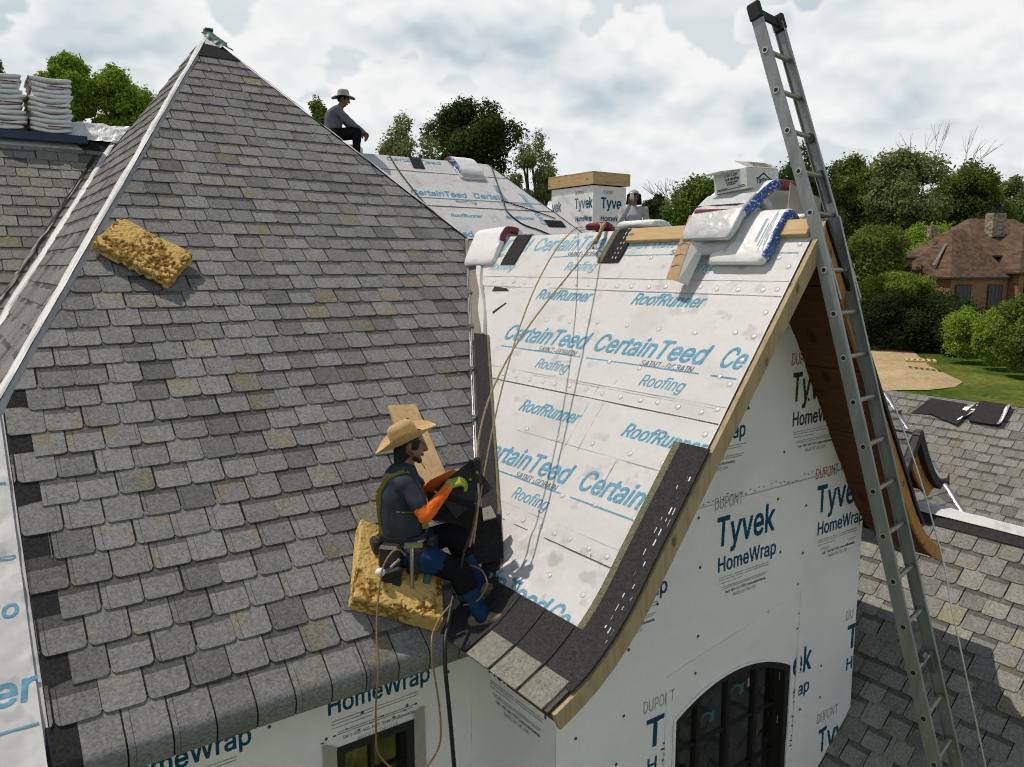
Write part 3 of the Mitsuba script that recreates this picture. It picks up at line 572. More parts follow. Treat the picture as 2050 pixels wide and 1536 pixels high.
# rake strip and eave starters
def along(nm, a0, a1, q0, q1, h0, h1, m, lab=None):
    qs = np.linspace(q0, q1, 22); v2 = np.array([(a, -q) for q in qs for a in (a0, a1)])
    f = np.array([[2 * i, 2 * i + 1, 2 * i + 3] for i in range(21)] + [[2 * i, 2 * i + 3, 2 * i + 2] for i in range(21)])
    put(GR, nm, solid(v2, f, gab, h0, h1), m, label=lab)
along('rake_strip', -3.43, -3.19, qz(-1.15), QE - .22, .010, .022, 'm_asphalt_grey', 'dark starter strip along the gable edge')
along('rake_strip_edge', -3.485, -3.43, qz(-1.15), QE - .22, .010, .020, 'm_olive')
rngd = random.Random(12)
for q0 in np.arange(1.95, 3.2, .075):
    for a0 in (-3.225, -3.25, -3.29):
        if rngd.random() < .42: put(GR, 'sealant_dash', prism(sbox(a0 + rngd.uniform(-.006, .006), -q0 - rngd.uniform(.02, .05), a0 + .0035, -q0), gab, .0215, .0235), 'm_white_paint')
eq = lambda x: float(np.interp(-x, -prof[:, 0], pq))
def eavecourse(Va, Vb, m, q0, q1, h0, h1, nm='starter_shingle', lab=None):
    qs = np.linspace(q0, q1, 12); v2 = np.array([(a, -q) for q in qs for a in (-Vb, -Va)])
    f = np.array([[2 * i, 2 * i + 1, 2 * i + 3] for i in range(11)] + [[2 * i, 2 * i + 3, 2 * i + 2] for i in range(11)])
    put(GR, nm, solid(v2, f, gab, h0, h1), m, label=lab)
for Va, Vb in ((3.19, 3.49), (3.495, 3.79), (3.795, 4.06), (4.065, 4.34)):
    eavecourse(Va + .003, Vb - .003, 'm_asphalt_grey', qz(-2.24), QE - .16, .014, .024)
    eavecourse(Va + .012 + (.05 if Va < 3.3 else 0), Vb - .012, 'm_starter' if Vb < 4.2 else 'm_asphalt_grey', QE - .20, QE + .03, .016, .030, 'eave_shingle', None)
put(GR, 'eave_sheet', prism(Polygon([(-3.215, -QE + .25), (-3.215, -QE - .02), (-4.40, -QE - .02), (-4.40, -QE + .25)]), gab, .004, .013), 'm_black')
# rake boards
def rake(side, x_extra, wd, m, nm, Vf=3.18, Vb=3.215, drop0=.006, qmax=None, lab=None):
    qs = np.linspace(0.0, (qmax or QE), 26); up = gab(np.stack([0 * qs - 3.2, -qs], 1), -drop0); lo = gab(np.stack([0 * qs - 3.2, -qs], 1), -wd)
    U2, L2 = up[:, [0, 2]], lo[:, [0, 2]]
    if side < 0: U2[:, 0] = RX + (RX - U2[:, 0]) * .90; L2[:, 0] = RX + (RX - L2[:, 0]) * .90
    L2[0, 0] = RX; L2[0, 1] = RZ - wd * 1.7; U2[0, 0] = RX
    k = (L2[:, 0] <= RX + 1e-6) if side > 0 else (L2[:, 0] >= RX - 1e-6)
    pg = Polygon(np.vstack([U2, L2[k][::-1]])).buffer(0)
    if pg.geom_type != 'Polygon': pg = max(pg.geoms, key=lambda g: g.area)
    f = lambda ab, h: np.stack([ab[:, 0], np.broadcast_to(np.asarray(h, float), (len(ab),)) * -1, ab[:, 1]], 1)
    put(H, nm, prism(pg, f, -Vb, -Vf), m, label=lab)
rake(1, 0, .118, 'm_pine_z', 'rake_board', lab='raw pine board along the left gable edge')
rake(-1, 0, .105, 'm_amber', 'rake_board', Vf=3.19, lab='amber board along the right gable edge')
# soffit planks under the right and left slopes
qs = [.12, .50, .98, 1.30, 1.55, 2.0, 2.35, 2.62, 2.95, 3.20, QE]
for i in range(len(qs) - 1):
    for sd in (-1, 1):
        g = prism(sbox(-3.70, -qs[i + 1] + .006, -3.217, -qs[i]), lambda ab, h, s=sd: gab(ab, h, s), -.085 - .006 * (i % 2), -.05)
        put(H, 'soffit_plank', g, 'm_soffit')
put(H, 'right_drip_edge', prism(Polygon([(-3.17, -.1 * i) for i in range(32)] + [(-3.3, -.1 * i) for i in range(31, -1, -1)]), lambda ab, h: gab(ab, h, -1), .0, .028), 'm_black')
# gable wall
WV = 3.70
wallp = np.array([(3.0, GZ), (6.55, GZ), (6.55, -2.02), (4.91, .20), (3.02, -2.30), (3.0, -2.36)])
arch = [(4.15, -5.4), (5.56, -5.4), (5.56, -3.36)] + [(4.855 + .705 * math.cos(t), -3.55 + .37 * math.sin(t)) for t in np.linspace(.52, math.pi - .52, 15)][0:0] + [(x, -3.36 + .19 * (1 - ((x - 4.855) / .705) ** 2)) for x in np.linspace(5.56, 4.15, 21)][1:-1] + [(4.15, -3.36)]
gwall = Polygon(wallp, [arch])
wf = lambda ab, h=0.0: np.stack([ab[:, 0], WV - np.broadcast_to(np.asarray(h, float), (len(ab),)), ab[:, 1]], 1)
def ww(ab):
    x, z = ab[:, 0], ab[:, 1]
    w = .016 * (nfbm(np.stack([x * 1.3, z * 1.6, 0 * x], 1), 3, 51) - .5) + .006 * (nfbm(np.stack([x * 6 + z * 4, z * 5 - x * 2, 0 * x], 1), 3, 52) - .5)
    d = (x - 5.0) * .5 - (z + 3.0); w += .012 * np.exp(-(d / .035) ** 2) * ((x > 4.6) & (x < 5.6))
    return w + np.clip(-3.0 - z, 0, 1) * .012 * (nfbm(np.stack([x * 9, z * 3, 0 * x], 1), 2, 53) - .5)
put(H, 'gable_wall', sheet(gwall, wf, ww, .06), 'm_tyvek', True, 'white house wrap on the gable wall')
GW = H + '__gable_wall'
def side_wall(nm, pts3, m='m_tyvek'):
    put(H, nm, trimesh.Trimesh(pts3, [[0, 1, 2], [0, 2, 3]], process=False), m)
TV = 4.73
side_wall('gable_side_wall', [(3.0, WV, GZ), (3.0, TV, GZ), (3.0, TV, -2.3), (3.0, WV, -2.3)])
side_wall('gable_side_wall', [(6.55, WV, GZ), (6.55, 9, GZ), (6.55, 9, -2.0), (6.55, WV, -2.0)])
def wrap_block(parent, f, x, z, hf, k=1.0, parts='DTHF', clip=None, dk='m_grey_ink'):
    """one printed repeat of the house wrap: maker's mark, name, product line and small print"""
    if 'D' in parts:
        lettering(parent, '\u2039DUPONT\u203a' if False else 'DUPONT', dk, f, x + .0 * k, z + .50 * k, .095 * k, .33 * k, False, 0, hf, .002, .06)
    if 'T' in parts: lettering(parent, 'Tyvek', 'm_navy_ink', f, x + .03 * k, z + .205 * k, .225 * k, .72 * k, True, 0, hf, .002, .06)
    if 'H' in parts: lettering(parent, 'HomeWrap', 'm_navy_ink', f, x + .06 * k, z, .112 * k, .72 * k, True, 0, hf, .002, .06)
    if 'F' in parts:
        for i, (dx, dz, w) in enumerate(((.09, -.055, .28), (.39, -.055, .30), (.09, -.075, .28), (.39, -.075, .30), (.09, -.10, .27), (.13, -.135, .55), (.13, -.15, .52))):
            strip(parent, 'print_line', sbox(x + dx * k, z + dz * k, x + (dx + w) * k, z + (dz + .006) * k), 'm_grey_ink', lambda ab, h: f(ab, hf(ab) + h), .0, .002)
        lettering(parent, 'Call 1-800-448-9835 Tyvek.com/homewrap', 'm_dark_ink', f, x + .16 * k, z - .19 * k, .022 * k, .50 * k, False, 0, hf, .002, .2)
        lettering(parent, 'MADE IN THE USA', 'm_grey_ink', f, x + .26 * k, z - .235 * k, .028 * k, .28 * k, False, 0, hf, .002, .2)
wrap_block(GW, wf, 5.35, -1.27, ww, 1.0, 'DF', dk='m_red_ink'); lettering(GW, 'Tyv', 'm_dark_ink', wf, 5.38, -1.065, .225, .37, True, 0, ww, .002, .06); lettering(GW, 'HomeW', 'm_dark_ink', wf, 5.41, -1.27, .112, .47, True, 0, ww, .002, .06)
lettering(GW, 'k', 'm_navy_ink', wf, 4.69, -1.065, .225, None, True, 0, ww, .002, .06); lettering(GW, 'Wrap', 'm_navy_ink', wf, 4.50, -1.27, .112, .33, True, 0, ww, .002, .06)
for (dx, dz, w) in ((.1, -.06, .33), (.02, -.08, .36), (.0, -.135, .4), (.0, -.15, .38)): strip(GW, 'print_line', sbox(4.42 + dx, -1.27 + dz, 4.42 + dx + w, -1.264 + dz), 'm_grey_ink', lambda ab, h: wf(ab, ww(ab) + h), 0, .002)
lettering(GW, 'tyvek.com/homewrap', 'm_dark_ink', wf, 4.42, -1.46, .022, .3, False, 0, ww, .002, .2); lettering(GW, 'MADE IN THE USA', 'm_grey_ink', wf, 4.36, -1.50, .028, .28, False, 0, ww, .002, .2)
wrap_block(GW, wf, 4.50, -2.30, ww); wrap_block(GW, wf, 5.78, -2.27, ww, 1.0, dk='m_red_ink')
wrap_block(GW, wf, 3.24, -2.31, ww, 1.0, 'THF')
wrap_block(GW, wf, 3.80, -3.69, ww, 1.0, 'D'); lettering(GW, 'T', 'm_navy_ink', wf, 3.83, -3.485, .225, None, True, 0, ww, .002, .06); lettering(GW, 'H', 'm_navy_ink', wf, 3.86, -3.69, .112, None, True, 0, ww, .002, .06)
lettering(GW, 'ek', 'm_navy_ink', wf, 5.60, -3.485, .225, .28, True, 0, ww, .002, .06); lettering(GW, 'rap', 'm_navy_ink', wf, 5.63, -3.69, .112, .24, True, 0, ww, .002, .06)
lettering(GW, 'DU', 'm_grey_ink', wf, 6.38, -3.19, .095, .12, False, 0, ww, .002, .06); lettering(GW, 'T', 'm_navy_ink', wf, 6.41, -3.485, .225, None, True, 0, ww, .002, .06); lettering(GW, 'H', 'm_navy_ink', wf, 6.43, -3.69, .112, None, True, 0, ww, .002, .06)
lettering(GW, 'DUPONT', 'm_grey_ink', wf, 6.02, -4.08, .095, .33, False, 0, ww, .002, .06); lettering(GW, 'Tyv', 'm_navy_ink', wf, 6.05, -4.38, .225, .40, True, 0, ww, .002, .06)
rngw = random.Random(4)
wcap = trimesh.creation.revolve(A([0, .004], [.010, .003], [.0125, .0]), sections=10)
def wall_nails(parent, pts, f, hf, m='m_dark_ink'):
    for ab in pts:
        p = f(A(ab), hf(A(ab)) + .001)[0]; q = f(A(ab), hf(A(ab)) + .1)[0]; n = unit(q - p); s = unit(np.cross(n, (0, 0, 1))); M = np.eye(4); M[:3, :3] = np.stack([s, np.cross(n, s), n], 1); M[:3, 3] = p
        g = wcap.copy(); g.apply_transform(M); put(parent, 'nail', g, m, True)
pts = []
for zz in np.arange(-4.3, -.2, .40):
    for x in np.arange(3.15, 6.5, .42):
        q = (x + rngw.uniform(-.09, .09), zz + rngw.uniform(-.09, .09))
        if gwall.buffer(-.12).contains(shapely.geometry.Point(q)) and rngw.random() < .8: pts.append(q)
wall_nails(GW, pts, wf, ww)
staples = []
for i in range(46):
    x = 4.05 + i * .054; staples.append(boxm(wf(A([x, -1.72 + rngw.uniform(-.03, .03)]), .004)[0], (.012 + .012 * rngw.random(), .004, .006)))
for x, z0, z1 in ((4.05, -3.2, -4.4), (5.66, -2.85, -4.4)):
    for z in np.arange(z1, z0, .045): staples.append(boxm(wf(A([x + rngw.uniform(-.03, .03), z]), .004)[0], (.02 * rngw.random() + .01, .004, .012)))
put(GW, 'staple_rows', cat(staples), 'm_dark_ink', kind='stuff')
strip(GW, 'lap_edge', Polygon([(4.0, -1.755), (6.5, -1.74), (6.5, -1.733), (4.0, -1.748)]), 'm_grid', lambda ab, h: wf(ab, ww(ab) + h), .0, .006)
for pgn in ([(4.05, -2.98), (5.65, -2.72), (5.65, -2.712), (4.05, -2.972)], [(5.655, -2.7), (5.70, -2.7), (5.69, -4.4), (5.645, -4.4)], [(4.04, -3.1), (4.09, -3.1), (4.09, -4.4), (4.04, -4.4)]):
    strip(GW, 'tape_edge', Polygon(pgn), 'm_tyvek', lambda ab, h: wf(ab, ww(ab) + h), .0, .009)
# arched window
AW = H + '__arched_window'
archp = Polygon(arch)
wf0 = lambda ab, h=0.0: np.stack([ab[:, 0], WV - np.broadcast_to(np.asarray(h, float), (len(ab),)), ab[:, 1]], 1)
put(H, 'arched_window', prism(archp.buffer(.01).difference(archp.buffer(-.055)), wf0, -.14, .0), 'm_black', label='black arched window with stickers still on the glass')
inner = archp.buffer(-.055)
put(AW, 'pane', prism(inner, wf0, -.10, -.098), 'm_glass')
put(AW, 'room_back', prism(sbox(3.2, GZ, 6.4, -2.4), wf0, -.62, -.57), 'm_room')
for x in (4.50, 4.86, 5.22): put(AW, 'mullion', prism(sbox(x - .022, -5.4, x + .022, -3.1).intersection(inner), wf0, -.12, -.07), 'm_black')
for z in (-3.72, -4.15, -4.6): put(AW, 'glazing_bar', prism(sbox(4.17, z - .012, 5.54, z + .012).intersection(inner), wf0, -.118, -.082), 'm_black')
put(AW, 'stud', prism(Polygon([(4.24, -4.6), (4.36, -4.6), (4.37, -3.45), (4.34, -3.42), (4.26, -3.48)]), wf0, -.30, -.26), 'm_amber', label='amber stud seen through the left pane')
for x, z in ((4.62, -3.62), (4.98, -3.50)):
    arc = Polygon([(x + .09 * math.cos(t), z + .11 * math.sin(t)) for t in np.linspace(.6, 3.3, 12)] + [(x + .075 * math.cos(t), z + .092 * math.sin(t)) for t in np.linspace(3.3, .6, 12)])
    put(AW, 'sticker', cat([prism(arc, wf0, -.097, -.0955), prism(Polygon([(x + .04, z), (x + .1, z + .02), (x + .1, z + .10), (x + .05, z + .09)]), wf0, -.097, -.0955)]), 'm_teal')
for x, z in ((5.07, -3.42), (5.5, -3.5), (5.5, -3.9)): put(AW, 'label', prism(sbox(x, z, x + .02, z + .07), wf0, -.055, -.05), 'm_grey_ink')
put(AW, 'flashing_tape', prism(archp.buffer(.022).difference(archp.buffer(.002)), wf0, .004, .016), 'm_tyvek')
# tower wall
twp = Polygon([(.15, GZ), (3.0, GZ), (3.0, -2.55), (.15, -2.55)], [[(1.90, -5.2), (2.50, -5.2), (2.50, -3.275), (1.90, -3.275)]])
tf = lambda ab, h=0.0: np.stack([ab[:, 0], TV - np.broadcast_to(np.asarray(h, float), (len(ab),)), ab[:, 1]], 1)
def tw(ab): return .012 * (nfbm(np.stack([ab[:, 0] * 2.3, ab[:, 1] * 2.3, 0 * ab[:, 0]], 1), 3, 61) - .5)
put(H, 'tower_wall', sheet(twp, tf, tw, .06), 'm_tyvek', True, 'white house wrap on the wall below the tower eave')
TWK = H + '__tower_wall'
for x in (.46, 1.77): wrap_block(TWK, tf, x, -3.015, tw, 1.12, 'TH')
wrap_block(TWK, tf, 1.77, -3.015, tw, 1.12, 'F'); wrap_block(TWK, tf, .46, -3.015, tw, 1.12, 'F')
wall_nails(TWK, [(x, z) for x, z in ((1.0, -2.9), (1.45, -2.95), (1.95, -2.92), (2.38, -2.84), (2.1, -3.08), (2.45, -3.15), (1.83, -3.18), (1.30, -3.2), (.9, -3.05), (2.8, -3.0), (1.6, -2.86))], tf, tw, 'm_seamdark')
TWW = H + '__tower_window'
winp = sbox(1.90, -5.2, 2.50, -3.275)
put(H, 'tower_window', prism(winp.difference(winp.buffer(-.06)), tf, -.12, .005), 'm_black', label='black framed window in the tower wall')
put(TWW, 'pane', prism(winp.buffer(-.06), tf, -.09, -.088), 'm_glass'); put(TWW, 'room_back', prism(sbox(.4, GZ, 2.95, -2.6), tf, -.52, -.48), 'm_room')
put(TWW, 'sash_bar', cat([prism(sbox(2.18, -5.2, 2.21, -3.3), tf, -.1, -.06), prism(sbox(1.95, -3.62, 2.46, -3.60), tf, -.1, -.06)]), 'm_black')
for p, q in (((2.0, -3.35), (2.12, -3.9)), ((2.24, -3.38), (2.1, -3.9)), ((2.26, -3.4), (2.4, -3.9))): put(TWW, 'brace', bar((p[0], TV + .35, p[1]), (q[0], TV + .35, q[1]), .03, .03, (0, 1, 0)), 'm_gutter')
tape = [(2.50, -3.22), (2.585, -3.19), (2.60, -4.3), (2.50, -4.3)]
put(TWW, 'flashing_tape', sheet(Polygon(tape), tf, lambda ab: .006 + .02 * nfbm(np.stack([ab[:, 0] * 30, ab[:, 1] * 20, 0 * ab[:, 0]], 1), 2, 3), .02), 'm_card_inside', True); put(TWW, 'flashing_tape', sheet(Polygon([(1.80, -3.20), (1.90, -3.26), (1.90, -4.3), (1.80, -4.3)]), tf, lambda ab: .006 + .02 * nfbm(np.stack([ab[:, 0] * 30, ab[:, 1] * 20, 0 * ab[:, 0]], 1), 2, 5), .02), 'm_card_inside', True)
put(TWK, 'rafter_nail_row', cat([boxm((x, TV - .004, -3.2 + .02 * (i % 3)), (.02, .004, .008)) for i, x in enumerate(np.arange(1.8, 2.6, .09))]), 'm_dark_ink', kind='stuff')
for i in range(6): put(H, 'rafter_tail', bar((.42 + .40 * i, 4.37, -2.605), (.42 + .40 * i, TV + .1, -2.30), .045, .15), 'm_rafter')
for x0, x1 in ((.15, 3.0),): put(H, 'eave_board', boxm(((x0 + x1) / 2, 4.42, -2.585), (x1 - x0, .03, .07)), 'm_rafter')
# side wall text
sf = lambda ab, h=0.0: np.stack([3.0 - np.broadcast_to(np.asarray(h, float), (len(ab),)), -ab[:, 0], ab[:, 1]], 1)
sw = lambda ab: 0 * ab[:, 0]
wrap_block(H + '__gable_side_wall', sf, -4.56, -2.955, sw, 1.05, 'HF')
# rest of the shell: plain walls closing the house
put(H, 'rear_wall', cat([boxm((.10, 9.5, -5.0), (.1, 9.4, 5.0)), boxm((4.5, 16.0, -3.4), (20, .1, 8.2)), boxm((-6.0, 8.9, -4.3), (12, .1, 6.4))]), 'm_tyvek')
# ---- chimney chase
CH = H + '__chimney'
c0 = A(11.60, 13.17, 0); 
def chim(u, z, side):   # u metres from the near corner; side 0 = runs back along +y (left face), 1 = along +x
    return c0 + (A(0, u, z) if side == 0 else A(u, 0, z))
cl, cw = 1.45, .98
put(H, 'chimney', trimesh.Trimesh(*(lambda m: (m.vertices, m.faces))(boxm((c0[0] + cw / 2, c0[1] + cl / 2, -.4), (cw, cl, 4.3))), process=False), 'm_tyvek', label='chimney chase in white house wrap with a raw wood top')
put(CH, 'cap_board', boxm((c0[0] - .03, c0[1] + cl / 2, 1.90), (.05, cl + .12, .25)), 'm_pine'); put(CH, 'cap_board', boxm((c0[0] + cw / 2 + .01, c0[1] - .03, 1.90), (cw + .12, .05, .25)), 'm_pine_x')
put(CH, 'cap_board', boxm((c0[0] + cw + .03, c0[1] + cl / 2, 1.90), (.05, cl + .12, .25)), 'm_pine'); put(CH, 'cap_board', boxm((c0[0] + cw / 2 + .01, c0[1] + cl + .03, 1.90), (cw + .12, .05, .25)), 'm_pine_x')
put(CH, 'cap_board', boxm((c0[0] + cw / 2, c0[1] + cl / 2, 2.03), (cw + .12, cl + .12, .02)), 'm_pine')
cfl = lambda ab, h=0.0: np.stack([c0[0] - np.broadcast_to(np.asarray(h, float), (len(ab),)), c0[1] - ab[:, 0], ab[:, 1]], 1)
cfr = lambda ab, h=0.0: np.stack([c0[0] + ab[:, 0], c0[1] - np.broadcast_to(np.asarray(h, float), (len(ab),)), ab[:, 1]], 1)
lettering(CH, 'Tyvek', 'm_navy_ink', cfl, -.62, 1.28, .22, .60, True, 0, sw, .006, 0); lettering(CH, 'HomeWrap', 'm_navy_ink', cfl, -.58, 1.00, .11, .56, True, 0, sw, .006, 0); lettering(CH, 'vek', 'm_navy_ink', cfl, -1.43, 1.25, .22, .34, True, 0, sw, .006, 0)
lettering(CH, 'Tyve', 'm_navy_ink', cfr, .22, 1.28, .22, .62, True, 0, sw, .006, 0); lettering(CH, 'HomeW', 'm_navy_ink', cfr, .22, 1.00, .11, .60, True, 0, sw, .006, 0)
for fr, x in ((cfl, -.6), (cfr, .3)):
    lettering(CH, 'DUPONT', 'm_grey_ink', fr, x, 1.58, .08, .3, False, 0, sw, .006, 0)
    for dz in (.86, .80, .72): strip(CH, 'print_line', sbox(x, dz, x + .45, dz + .012), 'm_grey_ink', fr, .0, .004)
put(CH, 'plastic_sheet', sheet(Polygon([(-1.40, 0.2), (-.12, 0.2), (-.12, 1.2), (-.3, 1.62), (-1.2, 1.66), (-1.40, 1.5)]), cfl, lambda ab: .012 + .03 * nfbm(np.stack([ab[:, 0] * 5 + ab[:, 1] * 6, ab[:, 1] * 2.0, 0 * ab[:, 0]], 1), 3, 6), .04), 'm_glass', True)
# ---- lower roofs on the right
def lower_roof(nm, X0, Z0, m_, Xb, X1, Va, Vb, tabw, expo, seed, phase, lab=None, region=None):
    c, s = 1 / math.hypot(1, m_), m_ / math.hypot(1, m_)
    f = frame((X0, 0, Z0), (0, -1, 0), (c, 0, s)); R = region or sbox(-Vb, (Xb - X0) / c, -Va, (X1 - X0) / c)
    k = put(H, nm, prism(R, f, -.1, .0), 'm_asphalt', label=lab)
    n = int((R.bounds[3] - R.bounds[1]) / expo) + 2
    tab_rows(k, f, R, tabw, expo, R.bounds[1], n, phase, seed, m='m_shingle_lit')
    return k, f, c
LA, fA, cA = lower_roof('lower_roof', 6.5, -4.15, .9, 5.6, 8.30, -1.2, 7.0, .212, .203, 21, lambda k: .02 + k * .106, 'lower shingled roof beside the gable, crossed by its shadow')
put(H, 'lower_roof_back', prism(sbox(-7, -2.4, 1.2, 0), frame((8.30, 0, -2.53), (0, 1, 0), (-cA, 0, .9 * cA)), -.1, 0), 'm_asphalt') if False else None
put(H, 'lower_roof_back', trimesh.Trimesh([(8.3, -1.2, -2.53), (8.3, 7, -2.53), (11.5, 7, -5.4), (11.5, -1.2, -5.4)], [[0, 1, 2], [0, 2, 3]], process=False), 'm_asphalt')
put(LA, 'ridge_membrane', strip3((8.28, -1.2, -2.545), (8.28, 5.2, -2.545), .085, (-.3, 0, 1), .02, .006, 4, 60), 'm_underlay', True, 'white membrane along the lower ridge')
strip(LA, 'ridge_course', sbox(-5.2, (8.3 - 6.5) / cA - .21, 1.2, (8.3 - 6.5) / cA - .03), 'm_asphalt_grey', fA, .016, .02)
valB = lambda t: A(15.75 - 1.77 * t, 8.6 - 2.45 * t, -2.63 - 1.51 * t)
mB = .85; cB, sB = 1 / math.hypot(1, mB), mB / math.hypot(1, mB)
ab = lambda p: (-p[1], (p[0] - 14.85) / cB)
regB = Polygon([ab((15.80, 8.65)), ab((13.5, 5.46)), ab((12.0, 3.4)), ab((12.0, -1.0)), ab((15.80, -1.0))])
LB, fB, _ = lower_roof('far_wing_roof', 14.85, -3.40, mB, 0, 0, 0, 0, .229, .203, 22, lambda k: .07 + k * .115, 'far wing roof with worn shingles and torn pieces near its ridge', regB)
mCs = .62; cC, sC = 1 / math.hypot(1, mCs), mCs / math.hypot(1, mCs)
fC0 = frame((15.75, 8.6, -2.63), (1, 0, 0), (0, cC, sC))
regC = Polygon([(0, 0), (-1.77, -2.45 / cC), (-3.3, -4.56 / cC), (-7.2, -4.56 / cC), (-7.2, .6), (0, .6)])
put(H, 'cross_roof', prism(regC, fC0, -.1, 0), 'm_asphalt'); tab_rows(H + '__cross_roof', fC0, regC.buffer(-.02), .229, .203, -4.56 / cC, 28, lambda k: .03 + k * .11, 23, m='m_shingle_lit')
put(H + '__cross_roof', 'valley_metal', strip3(valB(0), valB(1.7), .075, (-.5, -.5, .7), .03, .0, 17, 50), 'm_galv', True)
put(H + '__cross_roof', 'valley_scrap', cat([boxm(valB(.80) + A(0, 0, .08), (.22, .16, .05), (unit(A(1, .3, .3)), unit(np.cross(A(.3, 0, -.3), A(1, .3, .3))), unit(np.cross(A(1, .3, .3), np.cross(A(.3, 0, -.3), A(1, .3, .3)))))), boxm(valB(.2) + A(0, 0, .06), (.18, .1, .03))]), 'm_metal_brown')
put(H, 'wing_back_roof', trimesh.Trimesh([(15.8, -1, -2.6), (15.8, 9.6, -2.6), (19, 9.6, -5.5), (19, -1, -5.5)], [[0, 1, 2], [0, 2, 3]], process=False), 'm_asphalt')
for a0, a1, b0, b1, m in ((-7.85, -6.95, .02, .33, 'm_asphalt_grey'), (-7.0, -6.4, .10, .36, 'm_asphalt_grey')): strip(LB, 'bare_sheet', Polygon([(a0, (15.5 - 14.85) / cB + b1 - .42), (a1 - .1, (15.5 - 14.85) / cB + b0 - .05), (a1, (15.5 - 14.85) / cB + b1), (a0 + .2, (15.5 - 14.85) / cB + b1 + .03)]), m, fB, .014, .03)
put(LB, 'ridge_trim', bar((15.82, -1, -2.585), (15.82, 9.0, -2.585), .05, .02), 'm_galv')
# small gable end beyond the ladder
pk = A(8.22, 4.12, -1.72); sgL, sgR = .9, 1.0
SG = H + '__small_gable'
sgprof = [(0, 0), (.10, -.17), (.20, -.33), (.30, -.46), (.42, -.58), (.56, -.68)]
def sg(side, q0, q1, V0, V1, h0, h1, m, nm, lab=None):
    P_ = np.array(sgprof); l = np.r_[0, np.cumsum(np.linalg.norm(np.diff(P_, axis=0), axis=1))]
    qs_ = np.linspace(q0, q1, 9)
    top = np.stack([np.interp(qs_, l, P_[:, 0]), np.interp(qs_, l, P_[:, 1])], 1); V = []
    for V_, in ((V0,), (V1,)):
        for h in (h0, h1): V.append(np.stack([pk[0] + side * (top[:, 0] + h * .8), 0 * qs_ + V_, pk[2] + top[:, 1] + h * .6], 1))
    n = 9; V = np.vstack(V); F = []
    for a_, b_ in ((0, 1), (1, 3), (3, 2), (2, 0)):
        for i in range(n - 1): F += [[a_ * n + i, a_ * n + i + 1, b_ * n + i + 1], [a_ * n + i, b_ * n + i + 1, b_ * n + i]]
    for e in (0, n - 1): F += [[e, n + e, 3 * n + e], [e, 3 * n + e, 2 * n + e]]
    k = uniq(H + '__small_gable') if nm is None else None
    if nm is None: scene[k] = mikit.ply(trimesh.Trimesh(V, F, process=False), m); labels[k] = {'label': lab}
    else: put(SG, nm, trimesh.Trimesh(V, F, process=False), m)
sg(1, 0, .9, 4.12, 5.6, -.05, .0, 'm_asphalt', None, 'small gable end with an amber edge board beyond the ladder')
sg(-1, 0, .9, 4.12, 5.6, -.05, .0, 'm_asphalt', 'left_slope'); sg(1, .0, .95, 4.06, 4.14, -.06, .03, 'm_black', 'edge'); sg(-1, .0, .5, 4.06, 4.13, -.06, .012, 'm_black', 'edge')
sg(1, .16, .88, 4.13, 4.16, -.20, -.06, 'm_amber', 'edge_board'); sg(1, .1, .85, 4.17, 4.6, -.14, -.07, 'm_soffit', 'soffit')
fS = frame((pk[0], 4.14, pk[2]), (0, -1, 0), (.5, 0, .86)); tab_rows(SG, fS, sbox(-1.5, -.85, 0, 0), .22, .18, -.85, 6, lambda k: k * .1, 31, m='m_shingle_lit')
flush_shingles(300)
#@@PART2@@
# ================================================================== THINGS ON AND AROUND THE ROOF
hull = lambda L: m3.Manifold.batch_hull(L)
def ball(p, r, seg=16): return m3.Manifold.sphere(r, seg).translate([float(x) for x in p])
def chain(pts, seg=16):
    out = []
    for (p, r), (q, s) in zip(pts[:-1], pts[1:]): out.append(hull([ball(p, r, seg), ball(q, s, seg)]))
    return out
def fuse(parts, edge=0.02, it=10, wr=0.0, k=22.0, seed=0):
    m = m3.Manifold.batch_boolean(parts, m3.OpType.Add).refine_to_length(edge).to_mesh()
    t = trimesh.Trimesh(m.vert_properties[:, :3], m.tri_verts, process=True)
    if it: trimesh.smoothing.filter_taubin(t, iterations=it)
    if wr: t.vertices = t.vertices + t.vertex_normals * ((nfbm(t.vertices * k, 3, seed) - .5) * 2 * wr)[:, None]
    return t
def ell(c, ax, R, seg=24):
    """ellipsoid: semi-axes ax along the rows of R"""
    s = m3.Manifold.sphere(1.0, seg); M = np.zeros((3, 4)); M[:, :3] = np.stack([R[i] * ax[i] for i in range(3)], 1); M[:, 3] = c
    return s.transform(M)
def basis(f, up):
    f = unit(f); r = unit(np.cross(f, up)); return f, r, np.cross(r, f)
